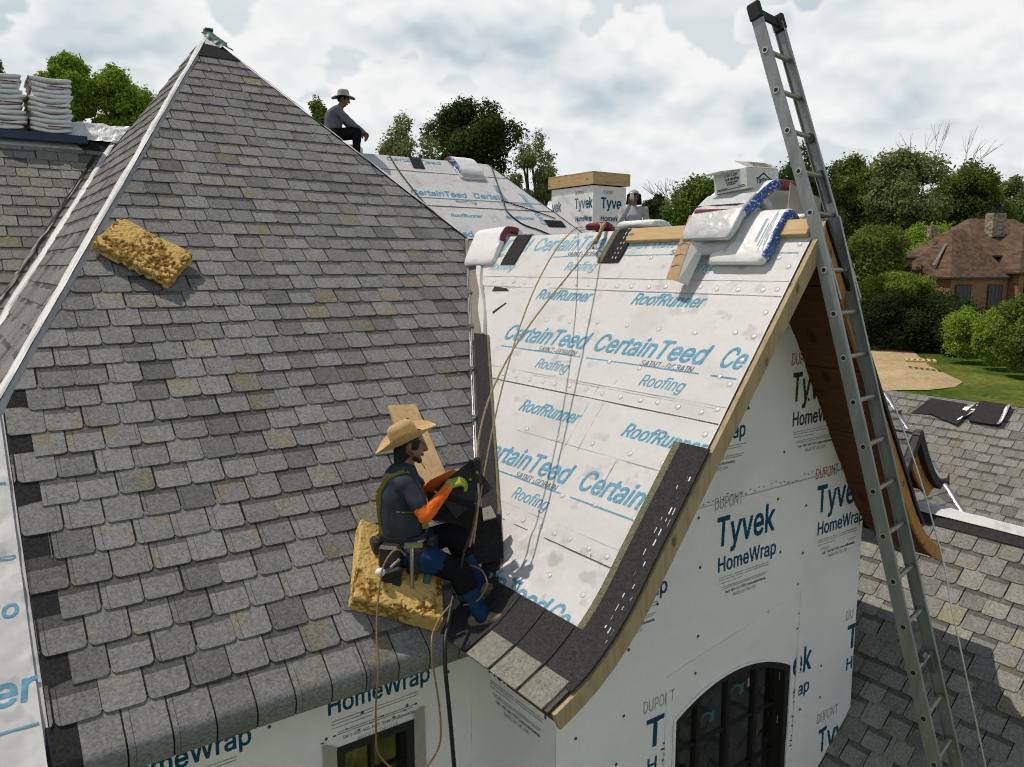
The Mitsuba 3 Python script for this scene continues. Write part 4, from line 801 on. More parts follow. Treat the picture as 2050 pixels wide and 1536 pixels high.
def head(c, f, up, k=1.0, beard=False):
    f, r, u = basis(f, up); R = np.stack([f, r, u]); P_ = lambda a, b, d: c + k * (a * f + b * r + d * u)
    L = [ell(P_(-.01, 0, .03), A(.097, .077, .105) * k, R), hull([ball(P_(.05, 0, -.085), .026 * k), ball(P_(.045, .035, -.04), .034 * k), ball(P_(.045, -.035, -.04), .034 * k), ball(P_(-.02, .05, -.02), .03 * k), ball(P_(-.02, -.05, -.02), .03 * k), ball(P_(.06, 0, .0), .03 * k)]),
         hull([ball(P_(.094, 0, .03), .009 * k), ball(P_(.112, 0, -.012), .013 * k), ball(P_(.085, 0, -.015), .018 * k)]), hull([ball(P_(.088, .02, -.05), .010 * k), ball(P_(.088, -.02, -.05), .010 * k)]),
         hull([ball(P_(.078, .035, .045), .012 * k), ball(P_(.085, 0, .04), .012 * k)]), hull([ball(P_(.078, -.035, .045), .012 * k), ball(P_(.085, 0, .04), .012 * k)])]
    for s in (-1, 1): L.append(hull([ball(P_(-.01, s * .078, .03), .014 * k), ball(P_(-.02, s * .082, .005), .018 * k), ball(P_(-.005, s * .076, -.02), .010 * k)]))
    return L
def hand(c, d, n, k=1.0, curl=0.9, side=1):
    """palm at c, fingers along d, palm facing n; returns manifolds"""
    d = unit(d); s = unit(np.cross(d, n)) * side; n = unit(np.cross(s, d)) * side; L = []
    L.append(hull([ball(c + k * (-.04 * d + .022 * s), .018 * k), ball(c + k * (-.04 * d - .022 * s), .018 * k), ball(c + k * (.035 * d + .032 * s), .014 * k), ball(c + k * (.035 * d - .032 * s), .014 * k)]))
    for i, (o, l) in enumerate(((.033, .85), (.011, 1.0), (-.011, .95), (-.032, .78))):
        p = c + k * (.038 * d + o * s); a = .25 + .08 * i; pts = [(p, .0105 * k)]
        for seg_, ln in enumerate((.042, .028, .022)):
            a += curl * (.55, .75, .6)[seg_]; p = p + k * ln * l * (math.cos(a) * d + math.sin(a) * n); pts.append((p, (.0095 - .0008 * seg_) * k))
        L += chain(pts, 10)
    p = c + k * (-.015 * d + .03 * s); q = p + k * (.028 * d + .03 * s + .02 * n); e = q + k * (.03 * d + .004 * s + .022 * n)
    L += chain([(p, .014 * k), (q, .012 * k), (e, .0095 * k)], 10)
    return L
def brim_hat(c, f, up, rb_f, rb_s, rc_f, rc_s, hc, curl=.06, crease=.02, droop=0.0, n=40, th=.006):
    f, r, u = basis(f, up); V, rings = [], []
    prof = [(1.0, 0, 1), (.8, 0, 1), (.62, 0, 1), (.5, 0, 1)]
    ang = np.linspace(0, 2 * np.pi, n, endpoint=False); ca, sa = np.cos(ang), np.sin(ang); rows = []
    for t in np.linspace(1, 0, 7):          # brim, outer to inner
        rf = rc_f + (rb_f - rc_f) * t; rs = rc_s + (rb_s - rc_s) * t
        h = curl * (t ** 2) * (sa ** 2) - droop * t ** 2 * (.4 + .6 * ca ** 2) + .004 * np.sin(ang * 5) * t
        rows.append(c + (ca * rf)[:, None] * f + (sa * rs)[:, None] * r + h[:, None] * u)
    for t, s in ((.15, .985), (.45, .95), (.75, .90), (.92, .80), (1.0, .62)):
        h = hc * t + 0 * ang; rows.append(c + (ca * rc_f * s)[:, None] * f + (sa * rc_s * s)[:, None] * r + h[:, None] * u)
    for s in (.35, .0):
        h = hc - crease * (1 - s) + 0 * ang; rows.append(c + (ca * rc_f * s)[:, None] * f + (sa * rc_s * s)[:, None] * r + h[:, None] * u)
    m = len(rows); V = np.vstack(rows); F = []
    for i in range(m - 1):
        for j in range(n): k = (j + 1) % n; F += [[i * n + j, i * n + k, (i + 1) * n + k], [i * n + j, (i + 1) * n + k, (i + 1) * n + j]]
    t = trimesh.Trimesh(V, F, process=False); inner = t.copy(); inner.vertices = inner.vertices - t.vertex_normals * 0 - u * th; inner.faces = inner.faces[:, ::-1]
    rim = [[j, j + len(V), (j + 1) % n] for j in range(n)] + [[(j + 1) % n, j + len(V), (j + 1) % n + len(V)] for j in range(n)]
    return trimesh.Trimesh(np.vstack([t.vertices, inner.vertices]), np.vstack([t.faces, inner.faces + len(V), rim]), process=False)
def capsule_band(pts, w, t, up, m=None):
    return cat([bar(p, q, w, t, up) for p, q in zip(pts[:-1], pts[1:])])

# ---- the roofer on the foam pad
def roofer():
    K = thing('person', 'roofer in a wide straw hat and orange sleeves, sitting on a yellow foam pad', 'person', 'roofers on the house')
    F_ = unit(A(.86, -.46, 0)); up = A(0, 0, 1); Sd = unit(np.cross(F_, up))         # Sd points to his right, towards the camera side
    hip, chest, neck = A(2.45, 4.73, -1.90), A(2.45, 4.75, -1.55), A(2.50, 4.78, -1.375); hc = A(2.545, 4.775, -1.245)
    shR, shL = A(2.42, 4.60, -1.46), A(2.56, 4.92, -1.48); elR, elL = A(2.47, 4.45, -1.66), A(2.70, 4.87, -1.62)
    waR, waL = A(2.66, 4.475, -1.50), A(2.82, 4.66, -1.465)
    haR, haL = A(2.725, 4.49, -1.475), A(2.875, 4.60, -1.455)
    hipR, hipL = A(2.42, 4.62, -1.95), A(2.54, 4.82, -1.98); knR, knL = A(2.676, 4.37, -2.06), A(2.80, 4.63, -1.89)
    anR, anL = A(2.75, 4.20, -2.335), A(2.90, 4.47, -2.25); toeR, toeL = A(2.93, 4.04, -2.335), A(3.0, 4.34, -2.24)
    pu = unit(A(-.42 * F_[0], -.42 * F_[1], .91)); hf = unit(F_ * .95 + A(0, 0, -.12))
    body = head(hc, hf, A(0, 0, 1)) + chain([(neck + A(0, 0, -.05), .058), (hc + A(-.02, .01, -.05), .056)]) + chain([(hip, .10), (chest, .11), (neck, .05)]) + chain([(chest + (shR - chest) * .6, .05), (shR, .045), (elR, .035), (waR, .027)]) + chain([(shL, .045), (elL, .035), (waL, .027)]) + chain([(hipR, .07), (knR, .05), (anR, .04)]) + chain([(hipL, .07), (knL, .05), (anL, .04)])
    scene[K] = mikit.ply(fuse(body, .02, 6), 'm_skin', smooth=True)
    hb_ = [ell(hc + A(-.012, .006, .03), A(.102, .084, .10), np.stack(basis(hf, up))), hull([ball(hc + A(-.06, .03, -.03), .055), ball(hc + A(-.02, .01, .02), .08), ball(neck + A(-.02, .02, .0), .05)])]
    face_cut = ball(hc + hf * .115 + A(0, 0, -.01), .085)
    hm = m3.Manifold.batch_boolean(hb_, m3.OpType.Add) - face_cut
    put(K, 'hair', fuse([hm], .015, 3), 'm_hair', True)
    put(K, 'beard', fuse([hull([ball(hc + hf * .058 + A(0, 0, -.098), .022), ball(hc + hf * .03 + Sd * .045 + A(0, 0, -.07), .02), ball(hc + hf * .03 - Sd * .045 + A(0, 0, -.07), .02)])], .012, 3), 'm_hair', True)
    sh = chain([(hip + A(0, 0, .02), .135), (hip + A(-.01, .01, .14), .142), (chest, .15), (chest + A(0, 0, .07), .135), (neck + A(0, 0, -.03), .07)]) + [hull([ball(shR, .07), ball(chest + A(0, 0, .06), .11), ball(shL, .07)])]
    sh += chain([(shR, .068), (shR + (elR - shR) * .62, .060)]) + chain([(shL, .068), (shL + (elL - shL) * .62, .060)])
    put(K, 'shirt', fuse(sh, .02, 8, .007, 16, 2), 'm_shirt', True, 'dark blue grey short sleeved tee')
    for nm, a, b, c in (('R', shR, elR, waR), ('L', shL, elL, waL)):
        put(K, 'sleeve', fuse(chain([(a + (b - a) * .55, .050), (b, .049), (b + (c - b) * .5, .044), (c, .034)]), .014, 5, .0045, 45, 3), 'm_orange', True, 'bright orange arm sleeve' if nm == 'R' else None)
    put(K, 'glove', fuse(hand(haR, F_ * .9 + A(0, 0, .25), A(.1, .3, -1), 1.05, .8, 1) + chain([(waR, .033), (haR - F_ * .03, .03)]), .008, 2), 'm_glove', True)
    put(K, 'glove', fuse(hand(haL, A(.75, -.55, .1), A(-.1, -.2, -1), 1.05, .7, -1) + chain([(waL, .033), (haL - A(.02, -.02, 0), .03)]), .008, 2), 'm_glove', True)
    tr = [hull([ball(hip, .145), ball(hipR, .10), ball(hipL, .10)])] + chain([(hipR, .105), ((hipR + knR) / 2, .095), (knR, .072), ((knR + anR) / 2 + A(0, 0, .0), .066), (anR, .062)]) + chain([(hipL, .105), ((hipL + knL) / 2, .09), (knL, .072), ((knL + anL) / 2, .064), (anL, .06)])
    put(K, 'jeans', fuse(tr, .018, 6, .010, 15, 6), 'm_jeans', True, 'blue jeans')
    for kn, an, hp in ((knR, anR, hipR), (knL, anL, hipL)):
        put(K, 'knee_pad', fuse(chain([(kn + (hp - kn) * .35, .086), (kn, .085), (kn + (an - kn) * .35, .080)]), .016, 4, .004, 60, 5), 'm_darkcloth', True)
    for an, toe in ((anR, toeR), (anL, toeL)):
        d = unit((toe - an) * A(1, 1, .35)); heel = an - d * .05 + A(0, 0, -.045)
        put(K, 'boot', fuse([hull([ball(an + A(0, 0, .03), .046), ball(an + A(0, 0, -.02), .048), ball(heel, .042)]), hull([ball(an + d * .02 + A(0, 0, -.03), .05), ball(an + d * .12 + A(0, 0, -.045), .046), ball(toe + A(0, 0, -.02), .036), ball(heel, .044)])], .012, 3), 'm_boot', True)
        put(K, 'boot_sole', fuse([hull([ball(heel + A(0, 0, -.035), .022), ball(toe + A(0, 0, -.045), .020), ball(an + d * .1 + Sd * .03 + A(0, 0, -.075), .014), ball(an + d * .1 - Sd * .03 + A(0, 0, -.075), .014)])], .015, 2), 'm_rubber', True)
    hat = brim_hat(hc + pu * .055 + A(-.01, .005, 0), unit(F_ * .91 + A(0, 0, .42)), pu, .235, .20, .108, .092, .125, .07, .03)
    put(K, 'straw_hat', hat, 'm_straw', 50, 'wide brimmed straw hat')
    hp_ = hc + pu * .055; hfw = unit(F_ * .91 + A(0, 0, .42))
    put(K, 'hat_band', tube([hp_ + pu * .018 + hfw * .109 * math.cos(t) + unit(np.cross(hfw, pu)) * .093 * math.sin(t) for t in np.linspace(0, 2 * math.pi, 30)], .006, 6), 'm_leather')
    put(K, 'chin_cord', tube([hp_ + Sd * .09, hc + Sd * .085 + A(0, 0, -.02), hc + hf * .07 + A(0, 0, -.11), hc + hf * .09 + A(.01, -.01, -.16)], .003, 5, 14), 'm_black')
    # harness and tool belt
    def onback(pts): return [A(*p) for p in pts]
    fr = chest + F_ * .152
    put(K, 'harness_strap', capsule_band([shR + A(0, .03, .075), shR - F_ * .10 + A(0, .06, .03), chest - F_ * .155 + Sd * .05, hip - F_ * .15 + A(0, 0, .12), hip - F_ * .14 + Sd * .04], .045, .006, Sd), 'm_strap')
    put(K, 'harness_strap', capsule_band([shR + A(0, .03, .075), shR + F_ * .07 + A(0, .04, .0), fr + Sd * .06 + A(0, 0, -.03), hip + F_ * .155 + Sd * .07 + A(0, 0, .10)], .045, .006, Sd), 'm_strap')
    put(K, 'harness_strap', capsule_band([fr + Sd * .1 + A(0, 0, -.12), chest + Sd * .155 + A(0, 0, -.10), chest - F_ * .14 + A(0, 0, -.10)], .045, .006, up), 'm_strap')
    ring = [(hip + A(0, 0, .03) + F_ * .165 * math.cos(t) + Sd * .165 * math.sin(t)) for t in np.linspace(0, 2 * math.pi, 25)]
    put(K, 'tool_belt', capsule_band(ring, .075, .012, A(0, 0, 1)) if False else cat([boxm((p + q) / 2, (np.linalg.norm(q - p) * 1.15, .012, .075), (unit(q - p), unit(np.cross(A(0, 0, 1), q - p)), A(0, 0, 1))) for p, q in zip(ring[:-1], ring[1:])]), 'm_leather')
    for i, (a, dz, sz) in enumerate(((.35, -.07, (.13, .07, .15)), (1.1, -.10, (.15, .08, .19)), (2.0, -.08, (.16, .09, .2)), (2.75, -.02, (.12, .06, .11)), (-.5, -.06, (.12, .07, .15)))):
        d = F_ * math.cos(a) + Sd * math.sin(a); t_ = unit(np.cross(A(0, 0, 1), d))
        put(K, 'pouch', boxm(hip + d * .205 + A(0, 0, dz + .02), (sz[0], sz[1], sz[2]), (t_, d, A(0, 0, 1)), .02), 'm_leather')
    for a in (.55, .68, .81, .94): d = F_ * math.cos(a) + Sd * math.sin(a); put(K, 'belt_eyelet', cyl(hip + d * .172 + A(0, 0, .03), hip + d * .180 + A(0, 0, .03), .012, 12), 'm_steel')
    d = F_ * math.cos(1.35) + Sd * math.sin(1.35)
    put(K, 'hammer', cat([cyl(hip + d * .26 + A(0, 0, -.25), hip + d * .25 + A(0, 0, .04), .013, 10), boxm(hip + d * .25 + A(.01, -.01, .05), (.12, .03, .03), (F_, Sd, A(0, 0, 1)))]), 'm_steel')
    d = F_ * math.cos(.9) + Sd * math.sin(.9)
    put(K, 'drill', cat([bar(hip + d * .24 + A(0, 0, -.14), hip + d * .24 + F_ * .17 + A(0, 0, -.11), .055, .06, A(0, 0, 1), .012), bar(hip + d * .24 + F_ * .03 + A(0, 0, -.12), hip + d * .24 + F_ * .0 + A(0, 0, -.25), .04, .05, F_, .01)]), 'm_teal')
    d = F_ * math.cos(1.9) + Sd * math.sin(1.9); b0 = hip + d * .26 + A(0, 0, -.14)
    nail = cat([boxm(b0, (.16, .07, .07), (unit(F_ + A(0, 0, .3)), Sd, unit(A(0, 0, 1) - F_ * .3)), .015), cyl(b0 + F_ * .01 + Sd * .02 + A(0, 0, -.05), b0 + F_ * .01 - Sd * .05 + A(0, 0, -.05), .06, 18), boxm(b0 - F_ * .08 + A(0, 0, -.09), (.05, .045, .13), (F_, Sd, A(0, 0, 1)), .01)])
    put(K, 'nail_gun', nail, 'm_black'); put(K, 'nail_gun_cap', ell_mesh(b0 - F_ * .07 + Sd * .05 + A(0, 0, .03), (.035, .03, .03)), 'm_plastic', True)
    put(K, 'hose_fitting', cyl(b0 + A(0, 0, .04), b0 + F_ * .06 + A(0, 0, .10), .012, 8), 'm_steel')
    return hip, haR, haL
def ell_mesh(c, ax):
    m = trimesh.creation.icosphere(2); m.vertices = m.vertices * A(*ax) + A(*c); return m
HIP, HAR, HAL = roofer()
# shingle in his hands, loose shingles in the valley
def slab(c, u, v, lu, lv, t, bend=0.0, seed=0, nu=16, nv=10, wav=.006, bendv=0.0):
    u, v = unit(u), unit(v); n = np.cross(u, v); a = np.linspace(-lu / 2, lu / 2, nu); b = np.linspace(-lv / 2, lv / 2, nv); AA, BB = np.meshgrid(a, b, indexing='ij')
    h = bend * (AA / lu * 2) ** 2 + bendv * (BB / lv * 2) ** 2 + wav * (nfbm(np.stack([AA * 6, BB * 6, 0 * AA + seed], -1), 2, seed) - .5) * 2
    top = A(*c) + AA[..., None] * u + BB[..., None] * v + h[..., None] * n; bot = top - n * t; V = np.vstack([top.reshape(-1, 3), bot.reshape(-1, 3)]); N = nu * nv; F = []
    for i in range(nu - 1):
        for j in range(nv - 1):
            p, q, r, s = i * nv + j, (i + 1) * nv + j, (i + 1) * nv + j + 1, i * nv + j + 1
            F += [[p, q, r], [p, r, s], [p + N, r + N, q + N], [p + N, s + N, r + N]]
    bd = [i * nv for i in range(nu)] + [(nu - 1) * nv + j for j in range(1, nv)] + [i * nv + nv - 1 for i in range(nu - 2, -1, -1)] + [j for j in range(nv - 2, 0, -1)]
    for p, q in zip(bd, bd[1:] + bd[:1]): F += [[p, p + N, q], [q, p + N, q + N]]
    return trimesh.Trimesh(V, F, process=False)
k = thing('shingle', 'dark shingle bent in the gloved hands of the roofer', 'shingle')
scene[k] = mikit.ply(slab(HAR + A(.09, .03, -.06), A(.45, -.25, -.75), A(.8, -.2, .55), .26, .33, .008, .03, 3), 'm_asphalt_grey')
k = thing('shingle', 'black shingle hanging below the hands of the roofer, over his lap', 'shingle')
scene[k] = mikit.ply(slab(A(2.78, 4.55, -1.70), A(.7, -.5, -.25), A(.3, .3, -.9), .40, .26, .008, -.03, 4), 'm_asphalt')
k = thing('shingle_pack', 'dark shingle pack propped up in the valley by the knees of the roofer', 'shingle pack')
scene[k] = mikit.ply(slab(A(3.02, 4.60, -1.98), A(.55, -.42, .10), A(.10, .25, .95), .30, .34, .05, .02, 6), 'm_asphalt')
put(k, 'top_piece', slab(A(2.97, 4.63, -1.80), A(.7, -.35, .12), A(.25, .85, .30), .30, .14, .01, .015, 8), 'm_starter')
k = thing('shingle', 'flat black shingle lying in the valley below the boots of the roofer', 'shingle')
scene[k] = mikit.ply(slab(A(2.72, 4.42, -2.395), A(.55, .5, .25), A(.8, -.6, .2), .36, .30, .01, .01, 11), 'm_asphalt_grey')
# foam pads
def foam(key, c, u, v, lu, lv, t, seed):
    n = unit(np.cross(unit(u), unit(v)))
    b = trimesh.creation.box(extents=(lu, lv, t)); b = b.subdivide_to_size(.012); V = np.array(b.vertices)
    e = np.stack([np.abs(V[:, 0]) / (lu / 2), np.abs(V[:, 1]) / (lv / 2), np.abs(V[:, 2]) / (t / 2)], 1)
    rnd = .014; d = np.clip(np.abs(V) - A(lu / 2 - rnd, lv / 2 - rnd, t / 2 - rnd), 0, 1); L = np.linalg.norm(d, axis=1); Vc = np.sign(V) * np.minimum(np.abs(V), A(lu / 2 - rnd, lv / 2 - rnd, t / 2 - rnd))
    V = np.where(L[:, None] > 0, Vc + np.sign(V) * d / np.maximum(L, 1e-9)[:, None] * rnd, V)
    nn = unit_rows(V / A(lu, lv, t) ** 2 + 1e-9); f = nfbm(V * 24 + seed * 7, 3, seed); g = nfbm(V * 4 + seed, 2, seed + 3)
    mask = np.clip((nfbm(V * 5 + seed, 2, seed + 5) - .40) / .12, 0, 1); f2 = nfbm(V * 46 + seed, 2, seed + 6)
    pit = np.clip((f - .47) / .09, 0, 1) * mask * .75 + np.clip((f2 - .52) / .08, 0, 1) * (.25 + .5 * mask)
    V = V + nn * (-.016 * pit + .010 * (g - .5) + .006 * (nfbm(V * 80, 2, seed) - .5))[:, None]; V[:, 2] += .03 * (nfbm(V * A(2.5, 2.5, 0) + seed, 2, seed + 9) - .5)
    u_, v_ = unit(u), unit(v); W_ = A(*c) + V[:, :1] * u_ + V[:, 1:2] * v_ + V[:, 2:] * n
    scene[key] = mikit.ply(trimesh.Trimesh(W_, b.faces, process=False), 'm_foam_pit', smooth=True, uv=np.stack([pit, f], 1))
def unit_rows(a): return a / np.linalg.norm(a, axis=1, keepdims=True)
dif('m_foam_pit', lambda p, n, uv: mix((0.57, 0.40, 0.145), (0.27, 0.145, 0.04), smoothstep(0.1, 0.9, uv.x)) * (0.84 + 0.3 * noise(*P3(p, 110))))
NT = A(0, -sT, cT)
k = thing('foam_pad', 'worn yellow foam pad lying alone high on the shingles', 'foam pad')
foam(k, A(1.40, 7.475, .055) + NT * .085 + A(0, 0, .0), A(.51, -.41, -.334), A(.33, .33, .27), .72, .46, .10, 1)
k = thing('foam_pad', 'yellow foam pad under the seated roofer at the eave', 'foam pad')
foam(k, A(2.36, 4.72, -2.19) + NT * .105, A(.70, -.34, -.28), A(.33, .55, .45), .62, .62, .16, 2)
# plank behind the roofer
k = thing('plank', 'short pale plank lying on the shingles behind the straw hat', 'plank')
scene[k] = mikit.ply(bar(A(3.07, 5.93, -1.20) + NT * .03, A(2.99, 5.05, -1.92) + NT * .03, .26, .035, NT, .004), 'm_pine')
put(k, 'nail', cyl(A(3.05, 5.80, -1.31) + NT * .045, A(3.05, 5.80, -1.31) + NT * .055, .012, 8), 'm_black')
# ---- ropes and hoses
def rope(name, pts, r, m, lab, cat_, n=60, sides=7): return single(name, tube(pts, r, sides, n), m, lab, cat_, True)
R1 = [(4.941, 5.434, 0.40), (4.90, 5.41, .37), (2.89, 4.455, -1.38), (2.86, 4.393, -1.629), (2.784, 4.394, -1.92)]
R1 = [A(*p) for p in R1]
k = rope('rope', R1, .0075, 'm_rope', 'tan lifeline knotted at the ridge and running down to the roofer', 'rope')
kn = A(4.90, 5.40, .36)
put(k, 'knot', cat([tube([kn + A(.02, .02, .03), kn + A(-.05, -.02, -.02), kn + A(-.10, -.03, -.10), kn + A(-.16, -.06, -.15)], .018, 8, 14), tube([kn + A(-.03, .02, .02), kn + A(-.10, -.05, -.06), kn + A(-.15, -.03, -.14), kn + A(-.22, -.1, -.2)], .012, 7, 14)]), 'm_rope', True)
put(k, 'rope_grab', cat([boxm(A(2.90, 4.46, -1.37), (.05, .05, .11), (unit(A(1, -.5, 0)), unit(A(.5, 1, 0)), A(0, 0, 1)), .01), boxm(A(2.88, 4.43, -1.45), (.03, .06, .06))]), 'm_black')
rope('rope', [A(4.95, 5.832, .37), A(4.90, 5.80, .36), A(2.798, 4.364, -1.889)], .0060, 'm_rope', 'thinner tan rope lying over the ridge left of the knotted lifeline', 'rope')
rope('rope', [A(2.847, 4.391, -1.555), A(2.772, 4.341, -1.777), A(2.685, 4.314, -1.927), A(2.657, 4.31, -2.061)], .009, 'm_black', 'black rope hanging in front of the knees of the roofer', 'rope')
HOSE = [(2.319, 4.453, -1.90), (2.226, 4.42, -1.83), (2.129, 4.39, -1.90), (2.06, 4.33, -2.047), (1.985, 4.22, -2.27), (1.944, 4.12, -2.463), (1.908, 4.10, -2.707), (1.907, 4.10, -2.933), (1.964, 4.06, -3.056), (2.072, 3.986, -3.123), (2.179, 3.923, -3.05), (2.247, 3.901, -2.902), (2.258, 3.927, -2.718), (2.252, 3.994, -2.447), (2.273, 4.039, -2.323), (2.386, 4.15, -2.26), (2.515, 4.20, -2.20)]
rope('air_hose', [A(*p) for p in HOSE], .0065, 'm_hose', 'tan air hose from the belt of the roofer looping below the eave', 'hose', 140, 8)
rope('strap', [A(2.597, 4.30, -2.18), A(2.473, 4.17, -2.30), A(2.381, 4.06, -2.39), A(2.35, 3.999, -2.581), A(2.358, 3.964, -2.874), A(2.372, 3.933, -3.3)], .014, 'm_black', 'black strap hanging straight down from the eave', 'strap')
rope('air_hose', [A(2.646, 4.26, -2.26), A(2.732, 4.19, -2.21), A(2.795, 4.19, -2.12), A(2.794, 4.25, -2.05), A(2.747, 4.35, -2.03), A(2.70, 4.40, -2.05)], .006, 'm_hose', 'small loop of hose beside the shin of the roofer', 'hose', 40)
rope('rope', [mainf(A([a, b]), .025)[0] for a, b in ((6.62, -.02), (6.60, -.5), (6.63, -1.0), (6.7, -1.6))], .012, 'm_seamdark', 'dark rope lying down the rear roof nearest the hip', 'rope')
rope('rope', [mainf(A([a, (V - MV) / cM]), .02)[0] for a, V in ((8.80, 13.0), (8.60, 12.5), (8.45, 12.1), (8.33, 11.8), (8.45, 11.52), (8.75, 11.37), (9.0, 11.2), (9.2, 10.9))], .013, 'm_black', 'black cable snaking down the rear roof towards the chimney', 'cable')
rope('rope', [mainf(A([a, (V - MV) / cM]), .02)[0] for a, V in ((8.393, 12.07), (8.721, 11.943), (9.08, 11.804), (9.35, 11.68))], .009, 'm_black', 'short black cord crossing the rear roof beside the chimney', 'cord')
rope('rope', [A(5.272, 2.841, -0.881), A(5.284, 2.722, -1.146), A(5.307, 2.574, -1.524), A(5.317, 2.43, -1.927), A(5.247, 2.284, -2.318), A(5.237, 2.149, -2.75), A(5.241, 1.96, -3.4)], .006, 'm_galv', 'thin grey halyard hanging beside the right rail of the ladder', 'rope')
# ---- the ladder
LD = thing('ladder', 'tall aluminium extension ladder leaning against the gable peak', 'ladder')
rr = unit(A(.98027, .19766, 0))
def ladder_section(o, d, k0, k1, width, rungs, web, r0):
    d = unit(d); out = unit(np.cross(rr, d)); out = out * np.sign(out[1]) if out[1] else out    # web lies along 'out', square to the rungs
    for s, base in ((-1, o), (1, o + rr * width)):
        p, q = base + d * k0, base + d * k1; R = (d, rr, out); L = np.linalg.norm(q - p); c = (p + q) / 2
        put(LD, 'rail', cat([boxm(c, (L, .005, web), R), boxm(c + out * (web / 2 - .003) - rr * s * .013, (L, .030, .006), R), boxm(c - out * (web / 2 - .003) - rr * s * .013, (L, .030, .006), R)]), 'm_alu')
    for k in rungs:
        p = o + d * (k * .305)
        put(LD, 'rung', cyl(p + rr * .0, p + rr * width, .0175, 16), 'm_rung', 40)
        for s, b in ((-1, p), (1, p + rr * width)):
            e = b + rr * s * .004
            ringm = trimesh.creation.annulus(.015, .023, .010, sections=20); M = np.eye(4); M[:3, :3] = np.stack([d, out, rr], 1); M[:3, 3] = e; ringm.apply_transform(M)
            put(LD, 'rung_collar', ringm, 'm_galv', 40); put(LD, 'rung_hole', cyl(e, e + rr * s * .003, .0155, 16), 'm_black')
    return d, out
o1, d1 = A(4.871, 3.71, 1.522), A(.012, -.1, -.288)
o2, d2 = A(4.839, 3.126, -.023), A(.017, -.081, -.293)
D1, OUT1 = ladder_section(o1, d1, -.30, 1.86, .40, range(0, 5), .082, 0)
D2, OUT2 = ladder_section(o2, d2, -.38, 7.3, .40, range(0, 24), .084, 0)
for s, b in ((-1, o1), (1, o1 + rr * .40)):
    put(LD, 'end_cap', boxm(b + D1 * -.30 + rr * s * -.006, (.13, .045, .098), (D1, rr, OUT1), .012), 'm_rubber')
put(LD, 'end_bar', bar(o1 + D1 * -.30, o1 + D1 * -.30 + rr * .40, .07, .02, OUT1), 'm_rubber')
for kk in (4.25, 4.7, 5.6, 6.1):
    p = o1 + D1 * (kk * .305); put(LD, 'rivet', cyl(p - rr * .002, p - rr * .009, .011, 10), 'm_steel')
put(LD, 'bracket', cat([boxm(o1 + D1 * 1.62 - rr * .006, (.03, .012, .10), (D1, rr, OUT1)), boxm(o1 + D1 * 1.62 + rr * .406, (.03, .012, .10), (D1, rr, OUT1))]), 'm_alu')
for kk in (10.4, 11.3, 12.1): 
    for dx in (0, .40): p = o2 + D2 * (kk * .305) + rr * dx; put(LD, 'rivet', cyl(p - rr * .003, p - rr * .009, .010, 10), 'm_steel')
put(LD, 'rung_lock', cat([boxm(o2 + D2 * (9.15 * .305) + rr * .33, (.16, .02, .05), (D2, rr, OUT2), .008), cyl(o2 + D2 * (8.9 * .305) + rr * .16, o2 + D2 * (8.9 * .305) + rr * .24, .03, 12)]), 'm_metal_dark')
put(LD, 'pulley', cyl(o1 + D1 * .62 + rr * .36, o1 + D1 * .62 + rr * .395, .035, 14), 'm_metal_dark'); put(LD, 'guide_hook', boxm(o1 + D1 * 1.0 + rr * .385, (.25, .015, .03), (D1, rr, OUT1)), 'm_metal_dark')
# ---- bundles
def sweep(path, wdir, w, t, n=26, seed=0, e=8.0, wob=.005, closed=True, arc=None, off=0.0):
    p = spline(path, n); wd = unit(wdir); tg = np.gradient(p, axis=0); tg /= np.linalg.norm(tg, axis=1, keepdims=True)
    nn = unit_rows(np.cross(tg, wd)); nn *= np.sign(nn[len(nn) // 2, 2])
    th = np.linspace(0, 2 * np.pi, 36, endpoint=False) if arc is None else np.linspace(arc[0], arc[1], 14)
    cx = np.sign(np.cos(th)) * np.abs(np.cos(th)) ** (2 / e); cy = np.sign(np.sin(th)) * np.abs(np.sin(th)) ** (2 / 4.5)
    m = len(th); V = np.zeros((n, m, 3))
    for i in range(n):
        s = min(1.0, .55 + .45 * min(i, n - 1 - i) / 1.5) if arc is None else 1
        V[i] = p[i] + (cx * (w / 2 * (1 - (1 - s) * .12) + off))[:, None] * wd + (cy * (t / 2 * s + off))[:, None] * nn[i]
    Vf = V.reshape(-1, 3); c = np.repeat(p, m, 0); dn = unit_rows(Vf - c + 1e-9); Vf = Vf + dn * ((nfbm(Vf * 9, 3, seed) - .5) * 2 * wob)[:, None]
    F = []; J = m if arc is None else m - 1
    for i in range(n - 1):
        for j in range(J): k = (j + 1) % m; F += [[i * m + j, i * m + k, (i + 1) * m + k], [i * m + j, (i + 1) * m + k, (i + 1) * m + j]]
    if arc is None:
        Vf = np.vstack([Vf, p[:1], p[-1:]]); N = n * m
        for j in range(m): k = (j + 1) % m; F += [[N, k, j], [N + 1, N - m + j, N - m + k]]
    t_ = trimesh.Trimesh(Vf, F, process=False); trimesh.repair.fix_normals(t_) if arc is None else None
    return t_
def bundle(label, path, wdir, w, t, seed, wrap='m_bag', bands=True, group=None, name='shingle_bundle', marks=None):
    k = thing(name, label, 'shingle bundle', group); path = [A(*p) for p in path]
    scene[k] = mikit.ply(sweep(path, wdir, w, t, 26, seed), wrap, smooth=True)
    if bands:
        n = len(path); full = spline(path, 30)
        put(k, 'blue_band', sweep(full[1:14], wdir, w, t, 12, seed, arc=(-.85, .85), off=.003), 'm_bag_blue', True)
        put(k, 'red_band', sweep(full[13:28], wdir, w, t, 14, seed, arc=(-.85, .85), off=.003), 'm_bag_red', True)
    return k
V_ = (0, -1, 0)
